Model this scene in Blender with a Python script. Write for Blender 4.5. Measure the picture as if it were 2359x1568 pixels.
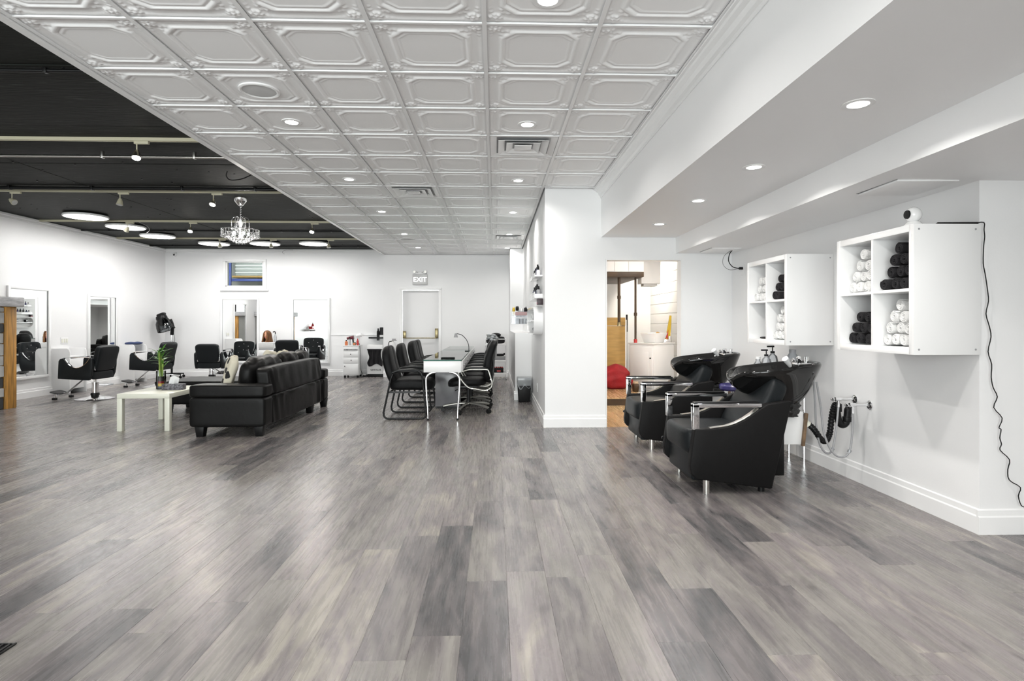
import bpy, bmesh, math, random
from mathutils import Vector, Matrix, Euler
R = math.radians
random.seed(7)
for o in list(bpy.data.objects):
    bpy.data.objects.remove(o)
SC = bpy.context.scene
COL = SC.collection

# ---------------------------------------------------------------- camera
CAMH = 1.20
cd = bpy.data.cameras.new('camera')
cd.sensor_fit = 'HORIZONTAL'
cd.sensor_width = 36.0
cd.lens = 1344.0 / 2359.0 * 36.0
cd.shift_y = -39.0 / 2359.0
cd.clip_start = 0.05
cd.clip_end = 200
CAM = bpy.data.objects.new('camera', cd)
CAM.location = (0, 0, CAMH)
CAM.rotation_euler = (R(90), 0, -math.atan(39.7 / 1344.0))
COL.objects.link(CAM)
SC.camera = CAM

# ---------------------------------------------------------------- world and exposure
W = bpy.data.worlds.new('world')
SC.world = W
W.use_nodes = True
bg = W.node_tree.nodes['Background']
bg.inputs[0].default_value = (0.98, 0.99, 1.0, 1)
bg.inputs[1].default_value = 11.0
SC.view_settings.view_transform = 'Standard'
SC.view_settings.look = 'None'
SC.view_settings.gamma = 1.0
SC.view_settings.use_curve_mapping = False
SC.view_settings.exposure = 0.56
PW_DOWN, PW_LED, PW_TRACK, PW_SOFFIT, PW_BACK = 6.5, 8.5, 6.0, 6.5, 20.0

# ---------------------------------------------------------------- tagging
def tag(o, label=None, cat=None, group=None, kind=None):
    if label: o['label'] = label
    if cat: o['category'] = cat
    if group: o['group'] = group
    if kind: o['kind'] = kind
    return o

def thing(name, label, cat, loc=(0, 0, 0), rz=0.0, group=None):
    o = bpy.data.objects.new(name, None)
    o.empty_display_size = 0.05
    COL.objects.link(o)
    o.location = loc
    o.rotation_euler = (0, 0, rz)
    return tag(o, label, cat, group)

def copy_tree(o, parent=None):
    c = o.copy()
    COL.objects.link(c)
    if parent is not None: c.parent = parent
    for ch in o.children:
        copy_tree(ch, c)
    return c

def dup(o, loc, rz=None, label=None, group=None):
    c = copy_tree(o)
    c.location = loc
    if rz is not None: c.rotation_euler = (0, 0, rz)
    if label: c['label'] = label
    if group: c['group'] = group
    return c

# ---------------------------------------------------------------- mesh builder
class MB:
    def __init__(s):
        s.v = []; s.f = []
    def add(s, vs, fs):
        n = len(s.v)
        s.v += [tuple(p) for p in vs]
        s.f += [tuple(i + n for i in f) for f in fs]
        return s
    def box(s, x0, x1, y0, y1, z0, z1):
        vs = [(x, y, z) for z in (z0, z1) for y in (y0, y1) for x in (x0, x1)]
        return s.add(vs, [(0, 2, 3, 1), (4, 5, 7, 6), (0, 1, 5, 4), (2, 6, 7, 3), (0, 4, 6, 2), (1, 3, 7, 5)])
    def obox(s, c, size, rot=None):
        a, b, d = size[0] / 2, size[1] / 2, size[2] / 2
        m = MB().box(-a, a, -b, b, -d, d)
        rm = Euler(rot).to_matrix() if rot else Matrix.Identity(3)
        return s.add([rm @ Vector(p) + Vector(c) for p in m.v], m.f)
    def xf(s, mat):
        s.v = [tuple(mat @ Vector(p)) for p in s.v]
        return s
    def cyl(s, p0, p1, r0, r1=None, n=12, caps=True):
        if r1 is None: r1 = r0
        p0, p1 = Vector(p0), Vector(p1)
        d = (p1 - p0).normalized()
        u = d.orthogonal().normalized(); w = d.cross(u)
        vs = []
        for p, r in ((p0, r0), (p1, r1)):
            for i in range(n):
                a = 2 * math.pi * i / n
                vs.append(p + u * (r * math.cos(a)) + w * (r * math.sin(a)))
        fs = [(i, (i + 1) % n, n + (i + 1) % n, n + i) for i in range(n)]
        if caps: fs += [tuple(range(n - 1, -1, -1)), tuple(range(n, 2 * n))]
        return s.add(vs, fs)
    def tube(s, pts, r, n=8, closed=False, flat=None):
        pts = [Vector(p) for p in pts]
        k = len(pts)
        rr = r if isinstance(r, (list, tuple)) else [r] * k
        tg = []
        for i in range(k):
            a = pts[(i - 1) % k] if (closed or i > 0) else pts[i]
            b = pts[(i + 1) % k] if (closed or i < k - 1) else pts[i]
            tg.append((b - a).normalized())
        u = tg[0].orthogonal().normalized()
        if flat is not None:
            u = (Vector(flat) - tg[0] * Vector(flat).dot(tg[0])).normalized()
        vs = []
        for i in range(k):
            t = tg[i]
            if flat is not None:
                u = Vector(flat)
            u = (u - t * u.dot(t)).normalized()
            w = t.cross(u)
            ri = rr[i]
            ra, rb = ri if isinstance(ri, (list, tuple)) else (ri, ri)
            for j in range(n):
                a = 2 * math.pi * (j + 0.5) / n
                vs.append(pts[i] + u * (ra * math.cos(a)) + w * (rb * math.sin(a)))
        fs = []
        for i in range(k if closed else k - 1):
            i2 = (i + 1) % k
            for j in range(n):
                j2 = (j + 1) % n
                fs.append((i * n + j, i * n + j2, i2 * n + j2, i2 * n + j))
        if not closed:
            fs += [tuple(range(n - 1, -1, -1)), tuple(range((k - 1) * n, k * n))]
        return s.add(vs, fs)
    def lathe(s, prof, n=20, c=(0, 0, 0), mat=None, sx=1, sy=1, caps=True):
        vs = []; fs = []
        k = len(prof)
        for (r, z) in prof:
            for j in range(n):
                a = 2 * math.pi * j / n
                vs.append(Vector((r * math.cos(a) * sx, r * math.sin(a) * sy, z)))
        for i in range(k - 1):
            for j in range(n):
                j2 = (j + 1) % n
                fs.append((i * n + j, i * n + j2, (i + 1) * n + j2, (i + 1) * n + j))
        if caps and prof[0][0] > 1e-5: fs.append(tuple(range(n - 1, -1, -1)))
        if caps and prof[-1][0] > 1e-5: fs.append(tuple(range((k - 1) * n, k * n)))
        if mat is not None: vs = [mat @ p for p in vs]
        return s.add([p + Vector(c) for p in vs], fs)
    def prism(s, poly, axis, a, b):
        n = len(poly)
        def P(p, t):
            if axis == 'x': return (t, p[0], p[1])
            if axis == 'y': return (p[0], t, p[1])
            return (p[0], p[1], t)
        vs = [P(p, a) for p in poly] + [P(p, b) for p in poly]
        fs = [(i, (i + 1) % n, n + (i + 1) % n, n + i) for i in range(n)]
        fs += [tuple(range(n - 1, -1, -1)), tuple(range(n, 2 * n))]
        return s.add(vs, fs)
    def ball(s, c, r, nu=12, nv=8):
        if not isinstance(r, (list, tuple)): r = (r, r, r)
        vs = []; fs = []
        for i in range(nv + 1):
            t = math.pi * i / nv
            for j in range(nu):
                a = 2 * math.pi * j / nu
                vs.append((c[0] + r[0] * math.sin(t) * math.cos(a), c[1] + r[1] * math.sin(t) * math.sin(a), c[2] - r[2] * math.cos(t)))
        for i in range(nv):
            for j in range(nu):
                j2 = (j + 1) % nu
                fs.append((i * nu + j, i * nu + j2, (i + 1) * nu + j2, (i + 1) * nu + j))
        return s.add(vs, fs)
    def cushion(s, c, size, k=5.0, n=10, rot=None, fn=None):
        """puffy rounded box (superquadric)"""
        hx, hy, hz = size[0] / 2, size[1] / 2, size[2] / 2
        rm = Euler(rot).to_matrix() if rot else Matrix.Identity(3)
        for ax in range(3):
            for sg in (-1, 1):
                vs = []
                for i in range(n + 1):
                    for j in range(n + 1):
                        a = math.sin((-1 + 2 * i / n) * math.pi / 2); b = math.sin((-1 + 2 * j / n) * math.pi / 2)
                        q = [0, 0, 0]
                        q[ax] = sg; q[(ax + 1) % 3] = a; q[(ax + 2) % 3] = b * sg
                        d = (abs(q[0]) ** k + abs(q[1]) ** k + abs(q[2]) ** k) ** (1 / k)
                        p = Vector((q[0] / d * hx, q[1] / d * hy, q[2] / d * hz))
                        if fn: p = fn(p)
                        vs.append(rm @ p + Vector(c))
                m = n + 1
                s.add(vs, [(i * m + j, (i + 1) * m + j, (i + 1) * m + j + 1, i * m + j + 1) for i in range(n) for j in range(n)])
        return s
    def grid(s, nu, nv, fn, closeu=False):
        vs = [fn(i / nu, j / nv) for i in range(nu + (0 if closeu else 1)) for j in range(nv + 1)]
        m = nv + 1; fs = []
        tot = nu + (0 if closeu else 1)
        for i in range(nu):
            i2 = (i + 1) % tot
            for j in range(nv):
                fs.append((i * m + j, i2 * m + j, i2 * m + j + 1, i * m + j + 1))
        return s.add(vs, fs)
    def mesh(s, name, mat, bevel=0.0, seg=2, smooth=True, angle=38, merge=True):
        bm = bmesh.new()
        vs = [bm.verts.new(p) for p in s.v]
        for f in s.f:
            try: bm.faces.new([vs[i] for i in f])
            except ValueError: pass
        if merge: bmesh.ops.remove_doubles(bm, verts=bm.verts, dist=1e-5)
        bmesh.ops.recalc_face_normals(bm, faces=bm.faces)
        if bevel > 0:
            es = [e for e in bm.edges if len(e.link_faces) == 2 and e.calc_face_angle(0) > R(30)]
            bmesh.ops.bevel(bm, geom=es, offset=bevel, segments=seg, affect='EDGES', profile=0.5, clamp_overlap=True)
        me = bpy.data.meshes.new(name)
        bm.to_mesh(me); bm.free()
        if mat is not None: me.materials.append(mat)
        if smooth:
            me.polygons.foreach_set('use_smooth', [True] * len(me.polygons))
            me.set_sharp_from_angle(angle=R(angle))
        return me
    def build(s, name, mat, parent=None, loc=None, rot=None, **kw):
        return place(name, s.mesh(name, mat, **kw), parent, loc, rot)

def place(name, me, parent=None, loc=None, rot=None):
    o = bpy.data.objects.new(name, me)
    COL.objects.link(o)
    if parent is not None: o.parent = parent
    if loc: o.location = loc
    if rot: o.rotation_euler = rot
    return o

def arc(cx, cy, r, a0, a1, n=8):
    return [(cx + r * math.cos(R(a0 + (a1 - a0) * i / n)), cy + r * math.sin(R(a0 + (a1 - a0) * i / n))) for i in range(n + 1)]

def spline(pts, n=8):
    """Catmull-Rom through the given points"""
    P = [Vector(p) for p in pts]
    out = []
    for i in range(len(P) - 1):
        a = P[max(i - 1, 0)]; b = P[i]; c = P[i + 1]; d = P[min(i + 2, len(P) - 1)]
        for k in range(n):
            t = k / n
            out.append(0.5 * ((2 * b) + (c - a) * t + (2 * a - 5 * b + 4 * c - d) * t * t + (3 * b - a - 3 * c + d) * t ** 3))
    out.append(P[-1])
    return out

def solid(name, mat, label, cat, x0, x1, y0, y1, z0, z1, bevel=0.0, parent=None, kind='structure'):
    o = MB().box(x0, x1, y0, y1, z0, z1).build(name, mat, parent, bevel=bevel, smooth=bevel > 0)
    if parent is None: tag(o, label, cat, kind=kind)
    return o

# ---------------------------------------------------------------- materials
MATS = {}
def mk(name):
    m = bpy.data.materials.new(name)
    m.use_nodes = True
    nt = m.node_tree
    return m, nt, nt.nodes, nt.links, nt.nodes['Principled BSDF']

def paint(name, col, rough=0.5, metal=0.0, bump=0.0, bscale=60.0, var=0.0, vscale=3.0, coat=0.0, spec=0.5, stretch=(1, 1, 1), sheen=0.0, coords='Object'):
    m, nt, N, L, b = mk(name)
    b.inputs['Base Color'].default_value = (*col, 1)
    b.inputs['Roughness'].default_value = rough
    b.inputs['Metallic'].default_value = metal
    b.inputs['Coat Weight'].default_value = coat
    b.inputs['Coat Roughness'].default_value = 0.05
    b.inputs['Specular IOR Level'].default_value = spec
    if sheen: b.inputs['Sheen Weight'].default_value = sheen
    tc = N.new('ShaderNodeTexCoord'); mp = N.new('ShaderNodeMapping')
    mp.inputs['Scale'].default_value = stretch
    L.new(tc.outputs[coords], mp.inputs[0])
    if var > 0:
        nz = N.new('ShaderNodeTexNoise'); nz.inputs['Scale'].default_value = vscale; nz.inputs['Detail'].default_value = 5
        L.new(mp.outputs[0], nz.inputs['Vector'])
        rp = N.new('ShaderNodeValToRGB')
        rp.color_ramp.elements[0].position = 0.3; rp.color_ramp.elements[1].position = 0.7
        rp.color_ramp.elements[0].color = (*[c * (1 - var) for c in col], 1)
        rp.color_ramp.elements[1].color = (*[min(1, c * (1 + var)) for c in col], 1)
        L.new(nz.outputs[0], rp.inputs[0]); L.new(rp.outputs[0], b.inputs['Base Color'])
    if bump > 0:
        n2 = N.new('ShaderNodeTexNoise'); n2.inputs['Scale'].default_value = bscale; n2.inputs['Detail'].default_value = 4
        L.new(mp.outputs[0], n2.inputs['Vector'])
        bp = N.new('ShaderNodeBump'); bp.inputs['Strength'].default_value = bump; bp.inputs['Distance'].default_value = 0.01
        L.new(n2.outputs[0], bp.inputs['Height']); L.new(bp.outputs[0], b.inputs['Normal'])
    MATS[name] = m
    return m

def emit(name, col, st):
    m, nt, N, L, b = mk(name)
    b.inputs['Base Color'].default_value = (0.8, 0.8, 0.8, 1)
    b.inputs['Emission Color'].default_value = (*col, 1)
    b.inputs['Emission Strength'].default_value = st
    MATS[name] = m
    return m

def thin_glass(name, tint, ior=1.45, rough=0.0, body=None, bodyw=0.0, gain=1.0):
    """pane glass: fresnel mix of a clear tinted pass-through and a mirror reflection"""
    m, nt, N, L, b = mk(name)
    N.remove(b)
    out = N['Material Output']
    tr = N.new('ShaderNodeBsdfTransparent'); tr.inputs[0].default_value = (*tint, 1)
    gl = N.new('ShaderNodeBsdfGlossy'); gl.inputs['Roughness'].default_value = rough
    fr = N.new('ShaderNodeFresnel'); fr.inputs[0].default_value = ior
    mx = N.new('ShaderNodeMixShader')
    src = tr.outputs[0]
    if body:
        df = N.new('ShaderNodeBsdfDiffuse'); df.inputs[0].default_value = (*body, 1)
        m2 = N.new('ShaderNodeMixShader'); m2.inputs[0].default_value = bodyw
        L.new(tr.outputs[0], m2.inputs[1]); L.new(df.outputs[0], m2.inputs[2]); src = m2.outputs[0]
    fac = fr.outputs[0]
    if gain != 1.0:
        ml = N.new('ShaderNodeMath'); ml.operation = 'MULTIPLY'; ml.use_clamp = True; ml.inputs[1].default_value = gain
        L.new(fr.outputs[0], ml.inputs[0]); fac = ml.outputs[0]
    L.new(fac, mx.inputs[0]); L.new(src, mx.inputs[1]); L.new(gl.outputs[0], mx.inputs[2])
    L.new(mx.outputs[0], out.inputs[0])
    MATS[name] = m
    return m

WALL = paint('wall_paint', (0.84, 0.84, 0.843), 0.42, bump=0.04, bscale=90, var=0.012, vscale=1.2)
TRIM = paint('trim_gloss', (0.86, 0.86, 0.86), 0.25)
SOFF = paint('soffit_paint', (0.90, 0.90, 0.903), 0.40, bump=0.03, bscale=40)
TILE = paint('ceiling_tile_plastic', (0.93, 0.93, 0.932), 0.55)
TBAR = paint('ceiling_grid_metal', (0.88, 0.88, 0.882), 0.45)
WHITE = paint('white_laminate', (0.83, 0.83, 0.83), 0.28, var=0.01, vscale=2)
WHITEG = paint('white_gloss', (0.86, 0.86, 0.86), 0.12, coat=0.4)
OFFW = paint('offwhite_laminate', (0.74, 0.74, 0.64), 0.35, bump=0.05, bscale=30, stretch=(1, 8, 1))
LEATH = paint('black_leather', (0.007, 0.007, 0.0075), 0.40, bump=0.25, bscale=160, var=0.25, vscale=9, spec=0.11)
LEATHS = paint('black_sofa_leather', (0.006, 0.0058, 0.0058), 0.38, bump=0.16, bscale=14, var=0.2, vscale=7, spec=0.13)
LEATHC = paint('charcoal_vinyl', (0.010, 0.012, 0.0135), 0.42, bump=0.12, bscale=140, spec=0.18)
LEATHB = paint('black_vinyl_side', (0.006, 0.0058, 0.006), 0.5, bump=0.2, bscale=200, spec=0.15)
BLACKP = paint('black_plastic', (0.007, 0.007, 0.0075), 0.38, spec=0.25)
BLACKM = paint('black_metal_tube', (0.006, 0.006, 0.0065), 0.34, spec=0.3)
CHROME = paint('chrome', (0.82, 0.82, 0.83), 0.07, metal=1.0)
STEEL = paint('brushed_steel', (0.6, 0.58, 0.55), 0.28, metal=1.0, bump=0.03, bscale=200)
BRASS = paint('aged_brass', (0.30, 0.25, 0.14), 0.34, metal=1.0, var=0.4, vscale=20)
SILVP = paint('silver_plastic', (0.42, 0.41, 0.38), 0.32, metal=0.7)
GREYP = paint('grey_plastic', (0.33, 0.33, 0.34), 0.45)
PORC = paint('black_porcelain', (0.006, 0.006, 0.006), 0.05, coat=0.25, spec=0.5)
MIRR = paint('mirror_silver', (0.93, 0.94, 0.935), 0.0, metal=1.0)
TOWW = paint('white_terry', (0.86, 0.86, 0.85), 0.9, bump=0.8, bscale=220, sheen=0.3)
TOWB = paint('black_terry', (0.010, 0.009, 0.011), 0.9, bump=0.8, bscale=220)
TOWP = paint('plum_terry', (0.10, 0.03, 0.10), 0.9, bump=0.8, bscale=220)
WOODP = paint('orange_pine', (0.50, 0.25, 0.055), 0.5, bump=0.3, bscale=14, var=0.45, vscale=5, stretch=(6, 6, 0.6))
WOODD = paint('dark_brown_wood', (0.045, 0.022, 0.006), 0.5, bump=0.2, bscale=20, var=0.4, vscale=6)
WOODT = paint('tan_plywood', (0.42, 0.25, 0.065), 0.5, bump=0.06, bscale=12, var=0.18, vscale=3, stretch=(1, 1, 7))
MANT = paint('grey_mantel_wood', (0.46, 0.46, 0.47), 0.6, bump=0.6, bscale=16, var=0.3, vscale=6, stretch=(0.6, 1, 5))
STONE = paint('pale_stone', (0.50, 0.50, 0.49), 0.8, bump=0.7, bscale=24, var=0.15, vscale=7)
STOND = paint('dark_stone', (0.05, 0.055, 0.06), 0.7, bump=0.6, bscale=24, var=0.3, vscale=7)
RED = paint('red_fabric', (0.30, 0.008, 0.012), 0.75, bump=0.4, bscale=60, var=0.25, vscale=6)
REDP = paint('red_plastic', (0.5, 0.03, 0.03), 0.3)
BLUEP = paint('blue_plastic', (0.02, 0.04, 0.12), 0.6)
PURP = paint('purple_plastic', (0.03, 0.025, 0.12), 0.3)
PINKP = paint('pink_plastic', (0.6, 0.08, 0.16), 0.4)
YELL = paint('yellow_plastic', (0.62, 0.42, 0.02), 0.45)
GOLD = paint('gold_faucet', (0.75, 0.42, 0.14), 0.22, metal=0.8)
CABLE = paint('grey_hose', (0.30, 0.30, 0.31), 0.4)
LEAF = paint('bamboo_leaf', (0.07, 0.22, 0.02), 0.45, var=0.3, vscale=12)
STALK = paint('bamboo_stalk', (0.20, 0.30, 0.04), 0.4, var=0.3, vscale=30)
SKIN = paint('mannequin_skin', (0.62, 0.30, 0.18), 0.45)
HAIR = paint('auburn_hair', (0.16, 0.065, 0.018), 0.45, bump=0.8, bscale=26, var=0.55, vscale=9, stretch=(5, 5, 0.7))
LINER = thin_glass('clear_liner', (0.80, 0.83, 0.85), 1.5, 0.15, body=(0.75, 0.78, 0.8), bodyw=0.35)
ACRYL = thin_glass('clear_acrylic', (0.90, 0.92, 0.94), 1.45, 0.03, body=(0.8, 0.82, 0.85), bodyw=0.22)
CLEAR = thin_glass('clear_glass', (0.95, 0.97, 0.96), 1.45)
SMOKE = thin_glass('smoked_hood', (0.30, 0.32, 0.33), 1.5, 0.03)
WINGL = thin_glass('window_glass', (0.72, 0.76, 0.74), 1.5)
CRYS = thin_glass('crystal', (0.97, 0.97, 0.98), 1.9, 0.02, body=(0.95, 0.95, 0.96), bodyw=0.45, gain=1.3)
TGLASS = thin_glass('green_table_glass', (0.84, 0.93, 0.88), 1.5, 0.0)
TEDGE = paint('green_glass_edge', (0.01, 0.10, 0.075), 0.08)
CARD = paint('white_card', (0.80, 0.80, 0.80), 0.6)
CONC = paint('grey_concrete', (0.30, 0.30, 0.29), 0.8, bump=0.2, bscale=20, var=0.1)
L_DOWN = emit('downlight_glow', (1.0, 0.97, 0.93), 14.0)
L_LED = emit('led_panel_glow', (1.0, 0.985, 0.96), 9.0)
L_TRACK = emit('track_lamp_glow', (1.0, 0.95, 0.86), 30.0)
L_BULB = emit('chandelier_bulb_glow', (1.0, 0.96, 0.90), 40.0)

def black_ceiling():
    m, nt, N, L, b = mk('black_ceiling_paint')
    tc = N.new('ShaderNodeTexCoord')
    mp = N.new('ShaderNodeMapping'); mp.inputs['Scale'].default_value = (0.7, 5.0, 1)
    L.new(tc.outputs['Object'], mp.inputs[0])
    n1 = N.new('ShaderNodeTexNoise'); n1.inputs['Scale'].default_value = 3.2; n1.inputs['Detail'].default_value = 9; n1.inputs['Roughness'].default_value = 0.75
    L.new(mp.outputs[0], n1.inputs['Vector'])
    n0 = N.new('ShaderNodeTexNoise'); n0.inputs['Scale'].default_value = 0.9; n0.inputs['Detail'].default_value = 2
    L.new(tc.outputs['Object'], n0.inputs['Vector'])
    r1 = N.new('ShaderNodeValToRGB')
    r1.color_ramp.elements[0].position = 0.55; r1.color_ramp.elements[0].color = (0, 0, 0, 1)
    r1.color_ramp.elements[1].position = 0.78; r1.color_ramp.elements[1].color = (1, 1, 1, 1)
    L.new(n1.outputs[0], r1.inputs[0])
    mix = N.new('ShaderNodeMix'); mix.data_type = 'RGBA'
    mix.inputs['A'].default_value = (0.014, 0.0155, 0.014, 1)
    mix.inputs['B'].default_value = (0.15, 0.155, 0.15, 1)
    mu = N.new('ShaderNodeMath'); mu.operation = 'MULTIPLY'
    L.new(r1.outputs[0], mu.inputs[0]); L.new(n0.outputs[0], mu.inputs[1])
    L.new(mu.outputs[0], mix.inputs['Factor'])
    L.new(mix.outputs['Result'], b.inputs['Base Color'])
    b.inputs['Roughness'].default_value = 0.6
    b.inputs['Specular IOR Level'].default_value = 0.12
    n2 = N.new('ShaderNodeTexNoise'); n2.inputs['Scale'].default_value = 9; n2.inputs['Detail'].default_value = 6
    L.new(mp.outputs[0], n2.inputs['Vector'])
    bp = N.new('ShaderNodeBump'); bp.inputs['Strength'].default_value = 0.25; bp.inputs['Distance'].default_value = 0.02
    L.new(n2.outputs[0], bp.inputs['Height']); L.new(bp.outputs[0], b.inputs['Normal'])
    return m
BLKC = black_ceiling()

def plank_mat(name, island, cols, rough=0.25):
    """oak-look vinyl plank: tone per plank, cathedral grain and cloudy mottling along the plank"""
    m, nt, N, L, b = mk(name)
    tc = N.new('ShaderNodeTexCoord')
    if island:
        g = N.new('ShaderNodeNewGeometry'); rnd = g.outputs['Random Per Island']
    else:
        oi = N.new('ShaderNodeObjectInfo'); rnd = oi.outputs['Random']
    sc = N.new('ShaderNodeMath'); sc.operation = 'MULTIPLY'; sc.inputs[1].default_value = 91.7
    L.new(rnd, sc.inputs[0])
    off = N.new('ShaderNodeCombineXYZ')
    L.new(sc.outputs[0], off.inputs[0]); L.new(sc.outputs[0], off.inputs[1]); L.new(sc.outputs[0], off.inputs[2])
    va = N.new('ShaderNodeVectorMath'); va.operation = 'ADD'
    L.new(tc.outputs['Object'], va.inputs[0]); L.new(off.outputs[0], va.inputs[1])
    def noise(scale, st, det, rgh=0.55, dist=0.0):
        mp = N.new('ShaderNodeMapping'); mp.inputs['Scale'].default_value = st
        L.new(va.outputs[0], mp.inputs[0])
        n = N.new('ShaderNodeTexNoise'); n.inputs['Scale'].default_value = scale; n.inputs['Detail'].default_value = det
        n.inputs['Roughness'].default_value = rgh; n.inputs['Distortion'].default_value = dist
        L.new(mp.outputs[0], n.inputs['Vector'])
        return n
    tone = N.new('ShaderNodeValToRGB')
    els = tone.color_ramp.elements
    els[0].color = (*cols[0], 1); els[1].color = (*cols[-1], 1)
    for i, c in enumerate(cols[1:-1]):
        e = els.new((i + 1) / (len(cols) - 1)); e.color = (*c, 1)
    # plank tone shifts along the plank
    cloud = noise(1.0, (8.0, 1.9, 1), 5, 0.6, 0.8)
    c1 = N.new('ShaderNodeMath'); c1.operation = 'MULTIPLY_ADD'; c1.inputs[1].default_value = 1.35; c1.inputs[2].default_value = -0.675
    L.new(cloud.outputs[0], c1.inputs[0])
    sumt = N.new('ShaderNodeMath'); sumt.operation = 'ADD'; sumt.use_clamp = True
    rs = N.new('ShaderNodeMath'); rs.operation = 'MULTIPLY_ADD'; rs.inputs[1].default_value = 0.80; rs.inputs[2].default_value = 0.10
    L.new(rnd, rs.inputs[0])
    L.new(rs.outputs[0], sumt.inputs[0]); L.new(c1.outputs[0], sumt.inputs[1])
    L.new(sumt.outputs[0], tone.inputs[0])
    # cathedral grain: bands of a stretched noise
    gn = noise(1.0, (7.0, 0.75, 1), 2, 0.5, 0.35)
    ms = N.new('ShaderNodeMath'); ms.operation = 'MULTIPLY'; ms.inputs[1].default_value = 26.0
    L.new(gn.outputs[0], ms.inputs[0])
    sn = N.new('ShaderNodeMath'); sn.operation = 'SINE'; L.new(ms.outputs[0], sn.inputs[0])
    fine = noise(1.0, (55.0, 2.4, 1), 7, 0.72, 0.25)
    gr = N.new('ShaderNodeMath'); gr.operation = 'MULTIPLY_ADD'; gr.inputs[1].default_value = 0.085
    L.new(sn.outputs[0], gr.inputs[0])
    f2 = N.new('ShaderNodeMath'); f2.operation = 'MULTIPLY_ADD'; f2.inputs[1].default_value = 0.85; f2.inputs[2].default_value = 0.575
    L.new(fine.outputs[0], f2.inputs[0]); L.new(f2.outputs[0], gr.inputs[2])
    knot = noise(1.0, (9.0, 4.5, 1), 2, 0.5)
    kr = N.new('ShaderNodeMapRange'); kr.inputs['From Min'].default_value = 0.66; kr.inputs['From Max'].default_value = 0.82
    kr.inputs['To Min'].default_value = 1.0; kr.inputs['To Max'].default_value = 0.55
    L.new(knot.outputs[0], kr.inputs['Value'])
    gk = N.new('ShaderNodeMath'); gk.operation = 'MULTIPLY'
    L.new(gr.outputs[0], gk.inputs[0]); L.new(kr.outputs[0], gk.inputs[1])
    mx = N.new('ShaderNodeVectorMath'); mx.operation = 'SCALE'
    L.new(tone.outputs[0], mx.inputs[0]); L.new(gk.outputs[0], mx.inputs['Scale'])
    L.new(mx.outputs[0], b.inputs['Base Color'])
    rr = N.new('ShaderNodeMapRange'); rr.inputs['To Min'].default_value = rough - 0.05; rr.inputs['To Max'].default_value = rough + 0.10
    L.new(fine.outputs[0], rr.inputs['Value']); L.new(rr.outputs[0], b.inputs['Roughness'])
    bp = N.new('ShaderNodeBump'); bp.inputs['Strength'].default_value = 0.10; bp.inputs['Distance'].default_value = 0.004
    L.new(gr.outputs[0], bp.inputs['Height']); L.new(bp.outputs[0], b.inputs['Normal'])
    return m
GREYS = [(0.075, 0.073, 0.075), (0.150, 0.134, 0.135), (0.218, 0.204, 0.188), (0.182, 0.160, 0.163), (0.302, 0.278, 0.244)]
PLK = plank_mat('grey_oak_plank', False, GREYS)
PLKF = plank_mat('grey_oak_plank_field', True, GREYS)
TANS = [(0.40, 0.26, 0.13), (0.50, 0.33, 0.17), (0.46, 0.30, 0.15)]
PLKT = plank_mat('tan_oak_plank', True, TANS)

def area_light(parent, loc, size, power, col=(1, 0.97, 0.93), rot=(0, 0, 0), spread=180, shape='DISK'):
    ld = bpy.data.lights.new('lamp_light', 'AREA')
    ld.shape = shape; ld.size = size; ld.energy = power; ld.color = col; ld.spread = R(spread)
    o = bpy.data.objects.new('lamp_light', ld)
    COL.objects.link(o)
    o.parent = parent; o.location = loc; o.rotation_euler = rot
    return o
# ================================================================ STRUCTURE
ZC, ZB = 2.745, 2.91            # tile ceiling, black ceiling
XL, XW = -7.52, 2.765
YB, YD, YC, YK = 13.55, 13.17, 6.734, 3.25
YF = -3.0

def hull(name, mat, label, cat, boxes, kind='structure', bevel=0):
    m = MB()
    for b in boxes: m.box(*b)
    return tag(m.build(name, mat, smooth=bevel > 0, bevel=bevel, merge=False), label, cat, kind=kind)

hull('wall_left', WALL, 'long white wall on the left carrying two framed mirrors', 'wall', [(XL - .12, XL, YF, YB + .12, 0, ZB + .05)])
hull('wall_back', WALL, 'far white wall with the small high window and two mirrors', 'wall', [
    (XL, -6.16, YB, YB + .12, 0, ZB + .05), (-5.30, -2.50, YB, YB + .12, 0, ZB + .05),
    (-6.16, -5.30, YB, YB + .12, 0, 2.05), (-6.16, -5.30, YB, YB + .12, 2.62, ZB + .05)])
hull('wall_back_exit', WALL, 'white wall around the exit door at the far end', 'wall', [
    (-2.50, -2.08, YD, YB + .12, 0, ZC), (-1.26, 0.32, YD, YD + .14, 0, ZC), (-2.08, -1.26, YD, YD + .14, 1.955, ZC), (-2.50, 0.58, 13.222, YD + .14, ZC, 2.80)])
hull('wall_partition', WALL, 'thick white partition column between the nail tables and the wash area', 'wall', [(0.58, 1.285, YC, YD + .14, 0, 2.80)])
hull('wall_partition_end', WALL, 'narrow white wall piece at the far end of the partition', 'wall', [(0.32, 0.58, 12.07, YD + .14, 0, ZC)])
hull('wall_partition_low', WALL, 'low white half wall behind the black waste bin', 'wall', [(0.32, 0.58, 9.16, 12.07, 0, 1.05)])
hull('wall_doorway', WALL, 'white wall with the open doorway to the utility room', 'wall', [
    (2.18, XW, YC, YC + .13, 0, 2.2), (1.285, 2.18, YC, YC + .13, 1.95, 2.2)])
hull('wall_right', WALL, 'white wash-area wall on the right holding the two cubby shelves', 'wall', [(XW, XW + .14, YK, YC + .13, 0, 2.017)])
hull('wall_right_near', WALL, 'white wall face at the right edge behind the hanging cable', 'wall', [(XW + .14, 5.0, YK, YK + .14, 0, 2.017)])
hull('wall_right_side', WALL, 'white side wall beyond the right edge of the view', 'wall', [(5.0, 5.12, YF, YK + .14, 0, 2.95)])
fw = []
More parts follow.
